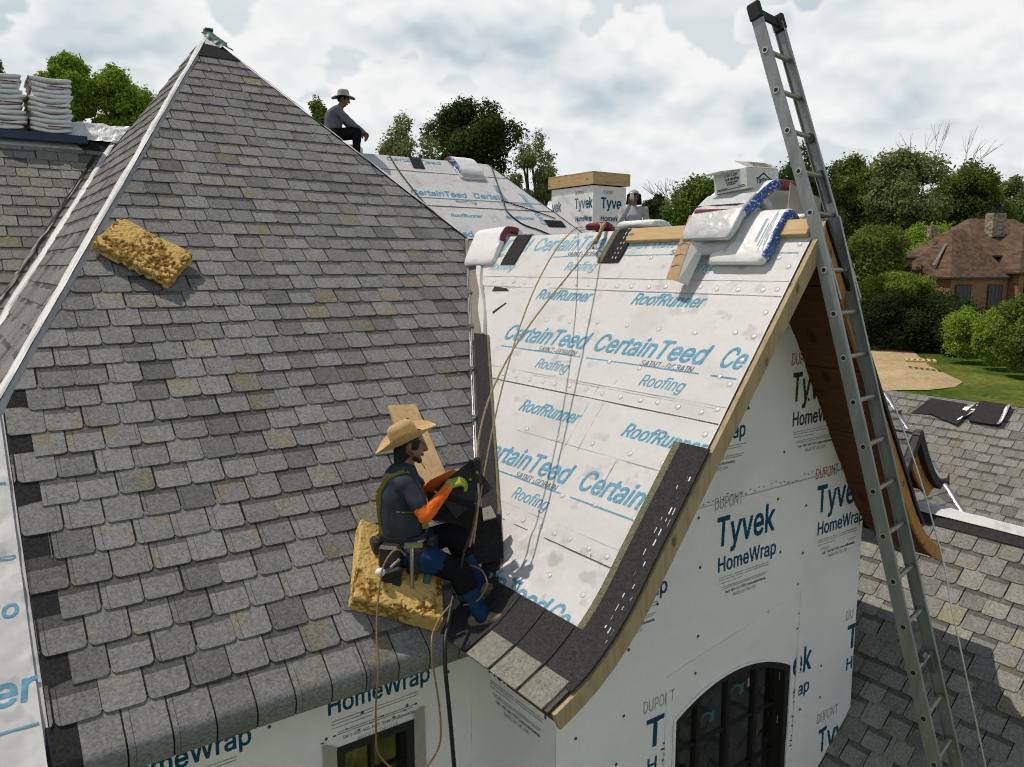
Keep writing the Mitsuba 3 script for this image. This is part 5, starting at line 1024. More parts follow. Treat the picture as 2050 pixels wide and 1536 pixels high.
def drape(V0, lift, xl=4.64, xr=5.30, dz=0.0):
    """over the gable ridge: left end low on the near slope, right end on the far slope"""
    pts = []
    for x in (xl, xl + .08, xl + .18, 4.86): pts.append((x - .80 * lift, V0, RZ - 1.353 * (4.91 - x) + .594 * lift + dz))
    pts.append((4.915, V0, RZ + lift + dz))
    for x in (5.0, xr - .12, xr): pts.append((x + .80 * lift, V0, RZ - 1.353 * (x - 4.91) + .594 * lift + dz))
    return pts
bundle('blue edged white shingle bundle lowest in the pile on the gable ridge, nearest the ladder', drape(3.70, .060, 4.67), V_, .50, .085, 1)
fl = spline([A(*p) for p in drape(3.70, .060, 4.67)], 30)
for i in range(11):
    t0 = 1.02 + .095 * i; put('shingle_bundle', 'print_line', sweep(fl[2 + i % 3:9 + (i * 5) % 4], V_, .50, .085, 8, 1, arc=(t0, t0 + .035), off=.003), 'm_print_pale', True)
for t0, a, b in ((1.15, 14, 17), (1.5, 13, 16)): put('shingle_bundle', 'print_block', sweep(fl[a:b], V_, .50, .085, 6, 1, arc=(t0, t0 + .25), off=.003), 'm_print_pale', True)
k = bundle('grey underside shingle bundle in the middle of the pile on the ridge, lower of two', drape(3.98, .075, 4.70, dz=.02), (.10, -1, .03), .46, .075, 2, 'm_bag_grey', False)
bundle('grey shingle bundle just below the top white bundle of the ridge pile', drape(3.96, .16, 4.72, dz=.05), (.04, -1, .0), .46, .075, 3, 'm_bag_grey', False)
k = bundle('topmost white shingle bundle with a red stripe and blue side on the ridge pile', [(4.70, 3.96, .36), (4.80, 3.95, .43), (4.94, 3.94, .535), (5.06, 3.93, .595), (5.22, 3.92, .60), (5.42, 3.90, .50), (5.55, 3.9, .36)], (.10, -1, .02), .47, .085, 4)
put(k, 'red_stripe', sweep([A(4.725, 3.96, .378), A(4.745, 3.96, .392), A(4.765, 3.96, .405)], (.10, -1, .02), .47, .085, 6, 4, arc=(1.25, 2.2), off=.003), 'm_bag_red', True)
bundle('white wrapped shingle bundle seen behind the right end of the ridge board', [(5.0, 3.62, .34), (5.1, 3.62, .33), (5.25, 3.62, .2), (5.42, 3.62, -.02)], V_, .40, .08, 14, 'm_bag', False)
bundle('white shingle bundle with a red side hanging over the gable ridge at the valley end', [(4.66, 7.12, .015), (4.72, 7.14, .12), (4.80, 7.16, .25), (4.90, 7.18, .375), (5.02, 7.18, .36), (5.2, 7.18, .12), (5.3, 7.18, -.02)], (.08, -1, .05), .52, .085, 5, 'm_bag', False)
put(k := 'shingle_bundle_005', 'red_band', sweep([A(4.80, 7.16, .25), A(4.90, 7.18, .375), A(5.02, 7.18, .36)], (.08, -1, .05), .52, .085, 10, 5, arc=(-.75, .75), off=.004), 'm_bag_red', True)
bundle('small white bundle lying flat behind the ridge rope knot', [(4.98, 5.10, .37), (5.08, 5.08, .37), (5.25, 5.05, .25), (5.36, 5.03, .12)], V_, .46, .07, 6, 'm_bag', False)
k = bundle('crumpled dark red bundle end just behind the rope knot on the ridge', [(4.99, 5.66, .36), (5.06, 5.64, .38), (5.14, 5.62, .30)], V_, .22, .07, 7, 'm_bag_red', False)
k = bundle('two ply white shingle bundle with red and blue side on the rear ridge', [(8.12, 12.60, 1.63 + .06), (8.12, 12.75, 1.77 + .06), (8.10, 12.92, 1.90 + .07), (8.10, 13.05, 2.00), (8.10, 13.25, 1.90), (8.1, 13.45, 1.74)], (-1, .0, 0), .52, .10, 8)
put(k, 'second_bundle_edge', sweep([A(8.12, 12.54, 1.56 + .03), A(8.12, 12.70, 1.69 + .03), A(8.1, 12.85, 1.81 + .03)], (-1, 0, 0), .54, .06, 12, 9), 'm_bag_grey', True)
# loose shingle strips on the ridges
def loose(label, path, wdir, w, m, edge=None, dash=False, seed=0, t=.012):
    k = thing('shingle_strip', label, 'shingle strip'); path = [A(*p) for p in path]
    scene[k] = mikit.ply(sweep(path, wdir, w, t, 26, seed, 14.0, .001), m, smooth=30)
    wd = unit(wdir)
    if edge: put(k, 'granule_edge', sweep([p - wd * (w / 2 - .035) for p in path], wdir, .068, t + .006, 24, seed, 14.0, .001), edge, 30)
    if dash:
        f = spline(path, 60)
        for row in (.06, .10):
            for i in range(2, 34, 3): put(k, 'sealant_dash', sweep([f[i] + wd * (w / 2 - row), f[i + 1] + wd * (w / 2 - row), f[i + 2] + wd * (w / 2 - row)], wdir, .010, t + .004, 4, 1, 8.0, 0), 'm_white_paint')
    return k
loose('dark grey shingle strip draped over the gable ridge beside the white bundle', drape(6.62, .016, 4.69, 5.2), V_, .25, 'm_asphalt_grey', None, False, 1)
loose('olive edged dark shingle strip draped over the ridge beside the ridge board', drape(5.12, .018, 4.70, 5.2), V_, .28, 'm_asphalt', 'm_olive', True, 2)
loose('small dark shingle strip over the rear ridge near the hip', [mainf(A([7.08 + .02 * i, b]), .014)[0] for i, b in enumerate((-.36, -.25, -.12, 0.0))], (-1, 0, 0), .24, 'm_asphalt_grey', None, False, 3)
loose('small dark shingle strip low on the rear roof in front of the chimney', [mainf(A([9.25, b]), .014)[0] for b in (-2.0, -1.9, -1.8)], (-1, 0, 0), .42, 'm_asphalt', None, False, 4)
# torn sheets on the far roof
def fBp(X, V, h=.02): return fB(A([-V, (X - 14.85) / cB]), h)[0]
k = thing('shingle_pack', 'open grey shingle pack with torn wrapping near the ridge of the far wing', 'shingle pack'); c = fBp(15.62, 6.48, .07)
scene[k] = mikit.ply(slab(c, (0, -1, 0), (cB, 0, sB), .52, .52, .08, .01, 5), 'm_asphalt_grey')
put(k, 'torn_wrap', slab(c + A(-.02, -.27, .02), (0, -.4, .2), (cB, 0, sB), .08, .50, .012, .02, 6, wav=.03), 'm_foil', True)
put(k, 'torn_wrap', slab(c + A(.12, .42, .02), (0, -1, .2), (cB, 0, sB), .34, .16, .012, .03, 8, wav=.05), 'm_foil', True)
k = thing('shingle_sheet', 'torn dark sheet lying skew below the far wing ridge', 'shingle sheet')
scene[k] = mikit.ply(slab(fBp(15.52, 7.15, .05), (-.25, -1, -.2), (cB, -.25, sB), .62, .36, .012, .02, 9), 'm_asphalt_grey')
put(k, 'torn_wrap', slab(fBp(15.50, 6.86, .07), (cB, -.6, sB), (0, -1, 0), .40, .05, .012, .02, 3, wav=.03), 'm_foil', True)
# ---- ridge board, carton, cardboard
k = thing('ridge_board', 'long pale pine board laid along the gable ridge under the pile', 'board')
sl_ = A(.594, 0, .804); nl_ = A(-.804, 0, .594); c0_ = A(RX, 0, RZ) - sl_ * .085 + nl_ * .035
scene[k] = mikit.ply(bar(c0_ + A(0, 3.24, 0), c0_ + A(0, 5.0, 0), .135, .04, nl_, .004), 'm_pine')
BX = thing('carton', 'opened white carton of coil nails with raised flap on top of the ridge pile', 'carton')
bo, bu, bv, bw = A(4.855, 3.80, .575), unit(A(1, .0, .03)), unit(A(0.0, 1, -.10)), unit(A(-.03, .10, 1)); bl, bd, bh = .37, .30, .148
def bxp(a, b, c): return bo + bu * a + bv * b + bw * c
def panel(p, q, r, s, t=.004):
    p, q, r, s = (A(*x) for x in (p, q, r, s)); n = unit(np.cross(q - p, s - p)) * t
    return trimesh.convex.convex_hull(np.array([p, q, r, s, p + n, q + n, r + n, s + n]))
scene[BX] = mikit.ply(cat([panel(bxp(0, 0, 0), bxp(bl, 0, 0), bxp(bl, 0, bh), bxp(0, 0, bh)), panel(bxp(0, bd, 0), bxp(0, 0, 0), bxp(0, 0, bh), bxp(0, bd, bh)), panel(bxp(bl, 0, 0), bxp(bl, bd, 0), bxp(bl, bd, bh), bxp(bl, 0, bh)), panel(bxp(bl, bd, 0), bxp(0, bd, 0), bxp(0, bd, bh), bxp(bl, bd, bh)), panel(bxp(0, 0, 0), bxp(bl, 0, 0), bxp(bl, bd, 0), bxp(0, bd, 0)), panel(bxp(.0, .0, bh), bxp(.02, bd, bh), bxp(.16, bd, bh + .002), bxp(.10, .0, bh + .002))]), 'm_carton')
put(BX, 'flap', panel(bxp(.02, .0, bh), bxp(bl, .0, bh), bxp(bl + .13, .16, bh + .075), bxp(.10, .18, bh + .085)), 'm_card_inside', label='raised printed flap')
put(BX, 'flap', panel(bxp(0, bd, bh), bxp(0, .05, bh), bxp(-.10, .17, bh + .0), bxp(-.10, bd + .04, bh + .0)), 'm_carton')
for i in range(4): put(BX, 'print_line', panel(bxp(.12 + .02 * i, .03 + .03 * i, bh + .022 + .016 * i), bxp(.34 + .02 * i, .03 + .03 * i, bh + .022 + .015 * i), bxp(.342 + .02 * i, .037 + .03 * i, bh + .026 + .015 * i), bxp(.122 + .02 * i, .037 + .03 * i, bh + .026 + .016 * i), .002), 'm_dark_ink')
bfr = lambda ab_, h=0.0: bo + ab_[:, :1] * bu + ab_[:, 1:2] * bw - np.broadcast_to(np.asarray(h, float).reshape(-1, 1), (len(ab_), 1)) * bv
bfl = lambda ab_, h=0.0: bo + (bd - ab_[:, :1]) * bv + ab_[:, 1:2] * bw - np.broadcast_to(np.asarray(h, float).reshape(-1, 1), (len(ab_), 1)) * bu
ZR = lambda ab_: 0 * ab_[:, 0] + .0045
lettering(BX, 'TopShield', 'm_dark_ink', bfr, .10, .035, .042, .19, True, 0, ZR, .0015, 0)
for a, b in (((.12, .075), (.19, .118)), ((.19, .118), (.27, .072))): strip(BX, 'logo_roof', Polygon([(a[0], a[1]), (b[0], b[1]), (b[0], b[1] - .012), (a[0], a[1] - .012)]), 'm_dark_ink', bfr, .0045, .006)
for t, a, b, h_, w in (('1 1/4" x .120"', .10, .108, .017, .12), ('Coil Roofing', .10, .080, .019, .13), ('15 DEGREE WIRE', .11, .060, .010, .11), ('ELECTRO GALV', .12, .046, .010, .08)): lettering(BX, t, 'm_dark_ink', bfl, a, b, h_, w, True, 0, ZR, .0015, 0)
for i, (a, b, w) in enumerate(((.02, .022, .10), (.02, .014, .20), (.22, .026, .06), (.20, .014, .09))): strip(BX, 'print_line', sbox(a, b, a + w, b + .005), 'm_dark_ink', bfl, .0045, .006)
k = thing('cardboard', 'folded brown and white cardboard piece hanging off the left of the ridge pile', 'cardboard')
top_, bot_ = A(4.70, 4.11, .40), A(4.42, 4.06, -.11)
scene[k] = mikit.ply(panel(bot_, top_, top_ + A(.03, .13, -.01), bot_ + A(.02, .13, .02)), 'm_cardboard'); put(k, 'white_side', panel(bot_ + A(.001, -.002, 0), top_ + A(.001, -.002, 0), top_ + A(.10, -.10, -.02), bot_ + A(.07, -.04, -.03)), 'm_carton')
for i in range(3): put(k, 'crease', tube([bot_ + (top_ - bot_) * (.22 + .16 * i) + A(-.004, .01, 0), bot_ + (top_ - bot_) * (.23 + .16 * i) + A(.0, .06, .004), bot_ + (top_ - bot_) * (.20 + .16 * i) + A(.004, .11, .006)], .004, 5, 8), 'm_metal_brown')
k = thing('cardboard', 'grey cardboard sheet standing at the back of the ridge pile beside the ladder', 'cardboard')
scene[k] = mikit.ply(slab(A(5.22, 3.58, .46), (1, -.15, -.3), (.2, .1, 1), .34, .20, .006, .02, 3), 'm_card_inside')
# ---- stacks on the left ridge
k = thing('staging_board', 'dark blue board carrying the two stacks of bundles on the left ridge', 'board')
NM = A(0, -sM, cM)
scene[k] = mikit.ply(boxm(A(.10, 12.83, 1.76), (3.3, .60, .05), (A(1, 0, 0), unit(A(0, 1, .12)), unit(A(0, -.12, 1)))), 'm_navy_board')
put(k, 'front_edge', boxm(A(.10, 12.54, 1.73), (3.3, .03, .10)), 'm_navy_board')
put(k, 'bracket', bar((1.66, 12.60, 1.70), (1.66, 12.95, 1.72), .04, .05), 'm_pine')
ordn = ['lowest', 'second from the bottom', 'third from the bottom', 'fourth from the bottom', 'fifth from the bottom', 'middle', 'fifth from the top', 'fourth from the top', 'third from the top', 'second from the top', 'topmost']
rngs = random.Random(31)
for side_, X0 in (('right', 1.36), ('left', .79)):
    for i in range(11):
        dx, dy = rngs.uniform(-.03, .03), rngs.uniform(-.03, .03) + .01 * i; z = 1.825 + .068 * i; w = .50 + rngs.uniform(-.02, .02); b = rngs.uniform(.006, .022)
        pth = [A(X0 - w / 2 + dx, 12.98 + dy, z + b * 1.4), A(X0 - w / 4 + dx, 12.98 + dy, z - b * .3), A(X0 + dx, 12.98 + dy, z - b), A(X0 + w / 4 + dx, 12.98 + dy, z - b * .2), A(X0 + w / 2 + dx, 12.98 + dy, z + b * 1.2)]
        kk = thing('shingle_bundle', f'white wrapped bundle, {ordn[i]} in the {side_} stack on the left ridge', 'shingle bundle', 'bundles stacked on the left ridge')
        scene[kk] = mikit.ply(sweep(pth, (0, 1, 0), .84, .062, 14, i + 40, 7.0, .008), 'm_bag', smooth=True)
        if i % 4 == 1: put(kk, 'red_line', boxm(A(X0 + dx + .1, 12.98 + dy - .424, z - b), (.3, .012, .012)), 'm_bag_red')
        put(kk, 'end_band', boxm(A(X0 + (-w / 2 if side_ == 'right' else w / 2) + dx, 12.98 + dy - .14, z + b * .8), (.02, .5, .03)), 'm_bag_red') if side_ == 'right' and i % 2 == 0 else None
# ---- the two other roofers
def small_person(label, J, cols, f, hatf, drink=False):
    K = thing('person', label, 'person', 'roofers on the house'); up = A(0, 0, 1); hc = J['head']; f = unit(f); S = unit(np.cross(f, up))
    body = head(hc, J.get('look', f), up) + chain([(J['neck'], .058), (hc + A(0, 0, -.06), .055)]) + chain([(J['hip'], .10), (J['chest'], .10), (J['neck'], .05)])
    for s in 'RL': body += chain([(J['sh' + s], .045), (J['el' + s], .037), (J['wr' + s], .028)]) + chain([(J['hip' + s], .07), (J['kn' + s], .05), (J['an' + s], .04)])
    body += hand(J['wrR'] + unit(J['wrR'] - J['elR']) * .06, J['wrR'] - J['elR'], J.get('palm', A(0, 0, -1)), 1.0, .8, 1) + hand(J['wrL'] + unit(J['wrL'] - J['elL']) * .06, J['wrL'] - J['elL'], J.get('palm', A(0, 0, -1)), 1.0, .8, -1)
    for s in 'RL': body += chain([(J['wr' + s], .03), (J['wr' + s] + unit(J['wr' + s] - J['el' + s]) * .05, .026)])
    scene[K] = mikit.ply(fuse(body, .025, 4), 'm_skin', smooth=True)
    sh = chain([(J['hip'] + A(0, 0, .03), .15), (J['chest'], .16), (J['neck'] + A(0, 0, -.03), .075)]) + [hull([ball(J['shR'], .075), ball(J['chest'] + A(0, 0, .05), .12), ball(J['shL'], .075)])]
    for s in 'RL': sh += chain([(J['sh' + s], .072), (J['el' + s], .055), (J['wr' + s], .038)])
    put(K, 'shirt', fuse(sh, .03, 6, .009, 14, 3), cols[0], True)
    tr = [hull([ball(J['hip'], .15), ball(J['hipR'], .10), ball(J['hipL'], .10)])]
    for s in 'RL': tr += chain([(J['hip' + s], .10), (J['kn' + s], .075), (J['an' + s], .062)])
    put(K, 'trousers', fuse(tr, .03, 5, .008, 14, 4), 'm_darkcloth', True)
    for s in 'RL':
        a = J['an' + s]; put(K, 'boot', fuse([hull([ball(a, .055), ball(a + A(0, 0, -.04), .05), ball(a + f * .17 + A(0, 0, -.06), .04)])], .03, 2), 'm_leather', True)
    hatf(K, hc, f); put(K, 'hair', fuse([ell(hc + A(0, 0, .035) - f * .012, A(.103, .085, .10), np.stack(basis(f, up))) - ball(hc + f * .12 - A(0, 0, .02), .10)], .03, 2), 'm_hair', True)
    return K
# seated on a bundle on the main ridge
c2 = A(5.70, 13.34, 2.27); f2 = unit(A(.90, -.44, 0)); s2 = unit(np.cross(f2, A(0, 0, 1)))
bundle('shingle bundle on the main ridge serving as a seat behind the hip', [tuple(c2 + A(-.46, 0, -.25)), tuple(c2 + A(0, 0, -.26)), tuple(c2 + A(.45, 0, -.25))], (0, 1, 0), .5, .20, 50, 'm_bag', False)
bundle('lower shingle bundle on the main ridge under the seat of the roofer behind the hip', [tuple(c2 + A(-.46, 0, -.45)), tuple(c2 + A(0, 0, -.46)), tuple(c2 + A(.45, 0, -.45))], (0, 1, 0), .5, .18, 51, 'm_bag', False)
def gh(K, hc, f):
    u = unit(A(-.08 * f[0], -.08 * f[1], 1)); put(K, 'bucket_hat', brim_hat(hc + A(0, 0, .065), f, u, .205, .19, .105, .092, .105, .0, .012, .045), 'm_hat_grey', 50)
J2 = dict(head=c2 + f2 * .20 + A(0, 0, .60), neck=c2 + f2 * .12 + A(0, 0, .46), chest=c2 + f2 * .03 + A(0, 0, .30), hip=c2 + A(0, 0, .0), look=unit(f2 + A(0, 0, -.35)),
          shR=c2 + f2 * .10 + s2 * .19 + A(0, 0, .40), shL=c2 + f2 * .10 - s2 * .19 + A(0, 0, .40), elR=c2 + f2 * .30 + s2 * .22 + A(0, 0, .20), elL=c2 + f2 * .30 - s2 * .22 + A(0, 0, .18), wrR=c2 + f2 * .52 + s2 * .12 + A(0, 0, .06), wrL=c2 + f2 * .50 - s2 * .06 + A(0, 0, .04),
          hipR=c2 + s2 * .11, hipL=c2 - s2 * .11, knR=c2 + f2 * .42 + s2 * .15 + A(0, 0, .06), knL=c2 + f2 * .42 - s2 * .15 + A(0, 0, .04), anR=c2 + f2 * .40 + s2 * .14 + A(0, 0, -.40), anL=c2 + f2 * .36 - s2 * .14 + A(0, 0, -.40), palm=A(0, 0, -1))
small_person('roofer in a bucket hat and long sleeves, seated behind the peak of the shingled roof', J2, ('m_shirt_grey',), f2, gh)
# standing by the chimney, drinking
g3 = A(10.48, 10.76, -.40); f3 = unit(-RT * .2 - FH * .95); s3 = unit(np.cross(f3, A(0, 0, 1)))
def cap3(K, hc, f):
    put(K, 'cap', fuse([ell(hc + A(0, 0, .075), A(.105, .09, .075), np.stack(basis(f, A(0, 0, 1))))], .03, 2), 'm_hat_grey', True)
    put(K, 'neck_shade', fuse([hull([ball(hc - f * .03 + s3 * .10 + A(0, 0, .05), .028), ball(hc - f * .03 - s3 * .10 + A(0, 0, .05), .028), ball(hc - f * .05 + s3 * .12 + A(0, 0, -.10), .028), ball(hc - f * .05 - s3 * .12 + A(0, 0, -.10), .028)])], .03, 2), 'm_darkcloth', True)
    put(K, 'visor', fuse([hull([ball(hc + f * .08 + s3 * .08 + A(0, 0, .06), .012), ball(hc + f * .08 - s3 * .08 + A(0, 0, .06), .012), ball(hc + f * .17 + A(0, 0, .05), .012)])], .03, 1), 'm_darkcloth', True)
J3 = dict(head=g3 + A(0, 0, 1.66), neck=g3 + A(0, 0, 1.50), chest=g3 + A(0, 0, 1.30), hip=g3 + A(0, 0, .98), shR=g3 + s3 * .20 + A(0, 0, 1.43), shL=g3 - s3 * .20 + A(0, 0, 1.43), elR=g3 + s3 * .24 + f3 * .12 + A(0, 0, 1.22), elL=g3 - s3 * .26 - f3 * .02 + A(0, 0, 1.14), wrR=g3 + s3 * .07 + f3 * .20 + A(0, 0, 1.50), wrL=g3 - s3 * .24 + f3 * .08 + A(0, 0, .92),
          hipR=g3 + s3 * .1 + A(0, 0, .92), hipL=g3 - s3 * .1 + A(0, 0, .92), knR=g3 + s3 * .11 + f3 * .02 + A(0, 0, .52), knL=g3 - s3 * .11 + f3 * .02 + A(0, 0, .5), anR=g3 + s3 * .12 + A(0, 0, .12), anL=g3 - s3 * .12 + A(0, 0, .08), palm=A(0, 0, 1))
K3 = small_person('roofer in a shaded cap and pale grey shirt, standing beside the chimney and drinking', J3, ('m_shirt_light',), f3, cap3)
b3 = g3 + s3 * .02 + f3 * .20 + A(0, 0, 1.60)
k = single('bottle', trimesh.util.concatenate([tube([b3 + A(0, 0, .0), b3 + f3 * .06 + A(0, 0, .06), b3 + f3 * .13 + A(0, 0, .13)], [.03, .034, .03], 12), tube([b3 - f3 * .05 - A(0, 0, .05), b3], [.012, .022], 10)]), 'm_plastic', 'clear bottle held to the mouth of the roofer beside the chimney', 'bottle', True)

# ================================================================== GROUND AND BEYOND
def LD_(l, d, z): return RT * l + FH * d + A(0, 0, z)
def gz(x, y):
    return GZ + 0 * x
n = 100
gv = trimesh.creation.grid if False else None
xs = np.linspace(-1, 1, 121); xs = np.sign(xs) * np.abs(xs) ** 2.2 * 1500
GX, GY = np.meshgrid(xs, xs, indexing='ij'); r_ = np.hypot(GX, GY)
GZZ = GZ + np.clip((r_ - 120) / 500, 0, 1) ** 1.2 * 4 + .5 * (nnoise(np.stack([GX / 25, GY / 25, 0 * GX], -1), 4) - .5) * np.clip((r_ - 130) / 60, 0, 1)
def gridmesh(X, Y, Z):
    a, b = X.shape; i, j = np.meshgrid(np.arange(a - 1), np.arange(b - 1), indexing='ij'); q = (i * b + j).ravel(); 
    F = np.vstack([np.stack([q, q + b, q + b + 1], 1), np.stack([q, q + b + 1, q + 1], 1)]); return trimesh.Trimesh(np.stack([X, Y, Z], -1).reshape(-1, 3), F, process=False)
struct('ground', gridmesh(GX, GY, GZZ), 'm_grass', True, label='green lawn stretching away behind the houses')
def patch(pts, h, m, name, label, cell=.8, amp=.25, seed=1):
    pg = Polygon([tuple((RT * l + FH * d)[:2]) for l, d in pts]).buffer(2).buffer(-2)
    f = lambda ab_, hh: np.stack([ab_[:, 0], ab_[:, 1], GZ + .03 + hh], 1)
    def hf(ab_):
        dist = np.array([pg.exterior.distance(shapely.geometry.Point(q)) for q in ab_])
        return h + np.minimum(dist * .15, 1) * amp * 2 * nfbm(np.stack([ab_[:, 0] * .5, ab_[:, 1] * .5, 0 * ab_[:, 0]], 1), 4, seed)
    return struct(name, sheet(pg, f, hf, cell), m, True, label=label)
pl = lambda x, y: ((x - 1025) / 1567 * 1.0, 1.0, y)
def gp(x, y):
    """lawn position seen under this bearing: lateral and depth in metres"""
    d = 7.5 / ((y - 534) / 1567.0); return ((x - 1025) / 1567.0 * d, d)
patch([gp(*q) for q in ((1735, 705), (1765, 683), (1800, 688), (1832, 703), (1866, 733), (1902, 750), (1938, 766), (1922, 777), (1868, 783), (1790, 783), (1735, 810))], .02, 'm_dirt', 'dirt', 'bare tan earth in the middle of the lawn', .9, .45, 3)
patch([(36.5, 78.5), (39.5, 72), (42.5, 62), (45.5, 56), (50, 58), (44, 84), (36, 88)], .05, 'm_mulch', 'mulch_bed', 'brown mulch bed along the hedge', 1.2, .1, 5)
k = thing('pallet', 'weathered slatted pallet lying on the bare earth', 'pallet'); pc = LD_(*gp(1848, 742), GZ + .80)
ax_, ay_ = unit(RT * .9 - FH * .4), unit(RT * .4 + FH * .9)
for i in range(6): put(k, 'slat', boxm(pc + ax_ * (-.9 + .36 * i), (.18, 1.6, .04), (ax_, ay_, A(0, 0, 1))), 'm_pine')
put(k, 'runner', boxm(pc + ay_ * .7 - A(0, 0, .06), (2.0, .08, .09), (ax_, ay_, A(0, 0, 1))), 'm_pine'); put(k, 'runner', boxm(pc - ay_ * .7 - A(0, 0, .06), (2.0, .08, .09), (ax_, ay_, A(0, 0, 1))), 'm_pine')
rngk = random.Random(77)
for i, (l, d, s_, lab) in enumerate(((33.6, 73, .9, 'white pipe offcut on the earth by the hedge'), (38.2, 73.5, 1.5, 'long white pipe lying between the lawn and the mulch'), (35.6, 75.5, .5, 'pale scrap board on the mulch by the hedge'))):
    p = LD_(l, d, GZ + .55); q = p + RT * s_ * 1.6 - FH * s_ * .9; single('pipe' if i < 2 else 'scrap_board', tube([p, (p + q) / 2 + A(0, 0, .03), q], .07, 8), 'm_white_paint', lab, 'pipe' if i < 2 else 'board', True)
for i, (l, d) in enumerate(((30.8, 71.5), (31.4, 72.0), (31.9, 70.8))): single('rubble', trimesh.Trimesh(*(lambda m: (m.vertices * A(.5, .4, .35) * (1 + .4 * (nnoise(m.vertices * 2.0, i) - .5))[:, None] + LD_(l, d, GZ + .6), m.faces))(trimesh.creation.icosphere(2)), process=False), 'm_stone', 'pale rubble lump at the foot of the dark hedge', 'rubble', False, 'rubble at the foot of the hedge')

# ---- vegetation
def leaves(C, n, size, rng_, flat=.35, jit=.5):
    n = int(n * 3.2); size = size * .56
    """n leaf clumps: bent quads scattered on the shells of the blobs C (centre, radii)"""
    w = np.array([r[0] * r[2] + r[1] * r[2] for _, r in C]); w = w / w.sum(); idx = rng_.choice(len(C), n, p=w)
    cen = np.array([c for c, _ in C])[idx]; rad = np.array([r for _, r in C])[idx]
    d = rng_.normal(size=(n, 3)); d /= np.linalg.norm(d, axis=1, keepdims=True); rr_ = rng_.uniform(.30, 1.0, n) ** .6 * (1 + .30 * np.abs(rng_.normal(size=n)))
    p = cen + d * rad * rr_[:, None]
    nm = d + rng_.normal(size=(n, 3)) * .9; nm[:, 2] += .5; nm /= np.linalg.norm(nm, axis=1, keepdims=True)
    a = np.cross(nm, rng_.normal(size=(n, 3))); a /= np.linalg.norm(a, axis=1, keepdims=True); b = np.cross(nm, a)
    s = size * rng_.uniform(.55, 1.25, n)[:, None]; l = s * 1.0; ww_ = s * .55
    V = np.stack([p - a * l, p + b * ww_ - nm * .1 * s, p + a * l, p - b * ww_ - nm * .1 * s], 1).reshape(-1, 3)
    q = np.arange(n) * 4; F = np.vstack([np.stack([q, q + 1, q + 2], 1), np.stack([q, q + 2, q + 3], 1)])
    tone = np.repeat(rng_.uniform(0, 1, n), 4)
    return trimesh.Trimesh(V, F, process=False), np.stack([tone, 0 * tone], 1)
def tree(name, label, l, d, zt, w, h, m, seed, n=5000, leaf=.35, group=None, blobs=26, trunk=True, cat_='tree', zb=GZ, sparse=1.0, lobes=None):
    r = np.random.default_rng(seed); base = LD_(l, d, zb); top = zt - .02; K = thing(name, label, cat_, group)
    C = []; cz = zt - h / 2
    ctr = LD_(l, d, cz)
    for i in range(blobs):
        v = r.normal(size=3); v /= np.linalg.norm(v); u = r.uniform(.25, 1.0) ** .5
        off = v * A(w / 2, w / 2, h / 2) * u * .80
        if off[2] < 0: off[:2] *= (1.0 - .25 * abs(off[2]) / (h / 2))
        rad = r.uniform(.13, .27) * min(w, h) * sparse
        C.append((ctr + off, A(rad, rad, rad * .8)))
    C.append((LD_(l + r.uniform(-.1, .1) * w, d, zt - .14 * h), A(.16 * w, .16 * w, .14 * h) * sparse))
    g, uv = leaves(C, n, leaf, r); put(K, 'crown' if cat_ == 'tree' else 'foliage', g, m, uv=uv)
    if trunk:
        tw_ = max(.10, .018 * (zt - zb)); fork = ctr - A(0, 0, h * .33)
        put(K, 'trunk', tube([base, base + (fork - base) * .5 + RT * r.uniform(-.2, .2), fork], [tw_ * 1.3, tw_, tw_ * .8], 8), 'm_bark', True)
        L = []
        for c_, rd in sorted(C, key=lambda t: -t[1][0])[:12]:
            mid = (fork + c_) / 2 + r.normal(size=3) * .06 * w; L.append(tube([fork, mid, c_ + (c_ - mid) * .4], [tw_ * .55, tw_ * .3, tw_ * .08], 5, 8))
        put(K, 'limbs', cat(L), 'm_bark', True, kind='stuff')
    return K
px = lambda x, d: (x - 1025) / 1567.0 * d
zy = lambda y, d: (534 - y) / 1567.0 * d
def ptree(label, x, ytop, D, wpx, hpx, m, seed, **kw):
    return tree(kw.pop('name', 'tree'), label, px(x, D), D, zy(ytop, D), wpx / 1567.0 * D, hpx / 1567.0 * D, m, seed, **kw)
ptree('small dark treetop behind the left stack of bundles', 12, 116, 38, 80, 150, 'm_leaf_mid', 1, n=2500, leaf=.20)
ptree('bright green tree just right of the bundle stacks', 172, 124, 36, 110, 170, 'm_leaf_bright', 2, n=6500, leaf=.15, blobs=40, sparse=.66)
ptree('bright green tree against the left slope of the peak', 272, 146, 37, 125, 170, 'm_leaf_bright', 3, n=6500, leaf=.15, blobs=40, sparse=.66)
ptree('thin treetop peeking over the right hip below the seated roofer', 652, 212, 40, 50, 110, 'm_leaf_mid', 4, n=900, leaf=.16)
ptree('light leafy tree left of the large dark oak', 825, 238, 42, 120, 190, 'm_leaf_olive', 5, n=4500, leaf=.15, blobs=26, sparse=.8)
ptree('large dark oak behind the rear roof', 948, 203, 44, 190, 220, 'm_leaf_dark', 6, n=11000, leaf=.17, blobs=44, sparse=.62)
ptree('sparse small leaved tree between the oak and the chimney', 1070, 268, 40, 100, 210, 'm_leaf_olive', 7, n=3300, leaf=.13, blobs=30, sparse=.7)
ptree('round dark tree behind the shoulder of the drinking roofer', 1307, 393, 85, 54, 80, 'm_leaf_dark', 8, n=2600, leaf=.32)
ptree('mid green tree left of the carton', 1392, 358, 75, 110, 130, 'm_leaf_mid', 9, n=5000, leaf=.30)
ptree('dark leafy tree behind the carton and the ladder', 1598, 300, 75, 130, 220, 'm_leaf_dark', 10, n=8000, leaf=.30, blobs=34)
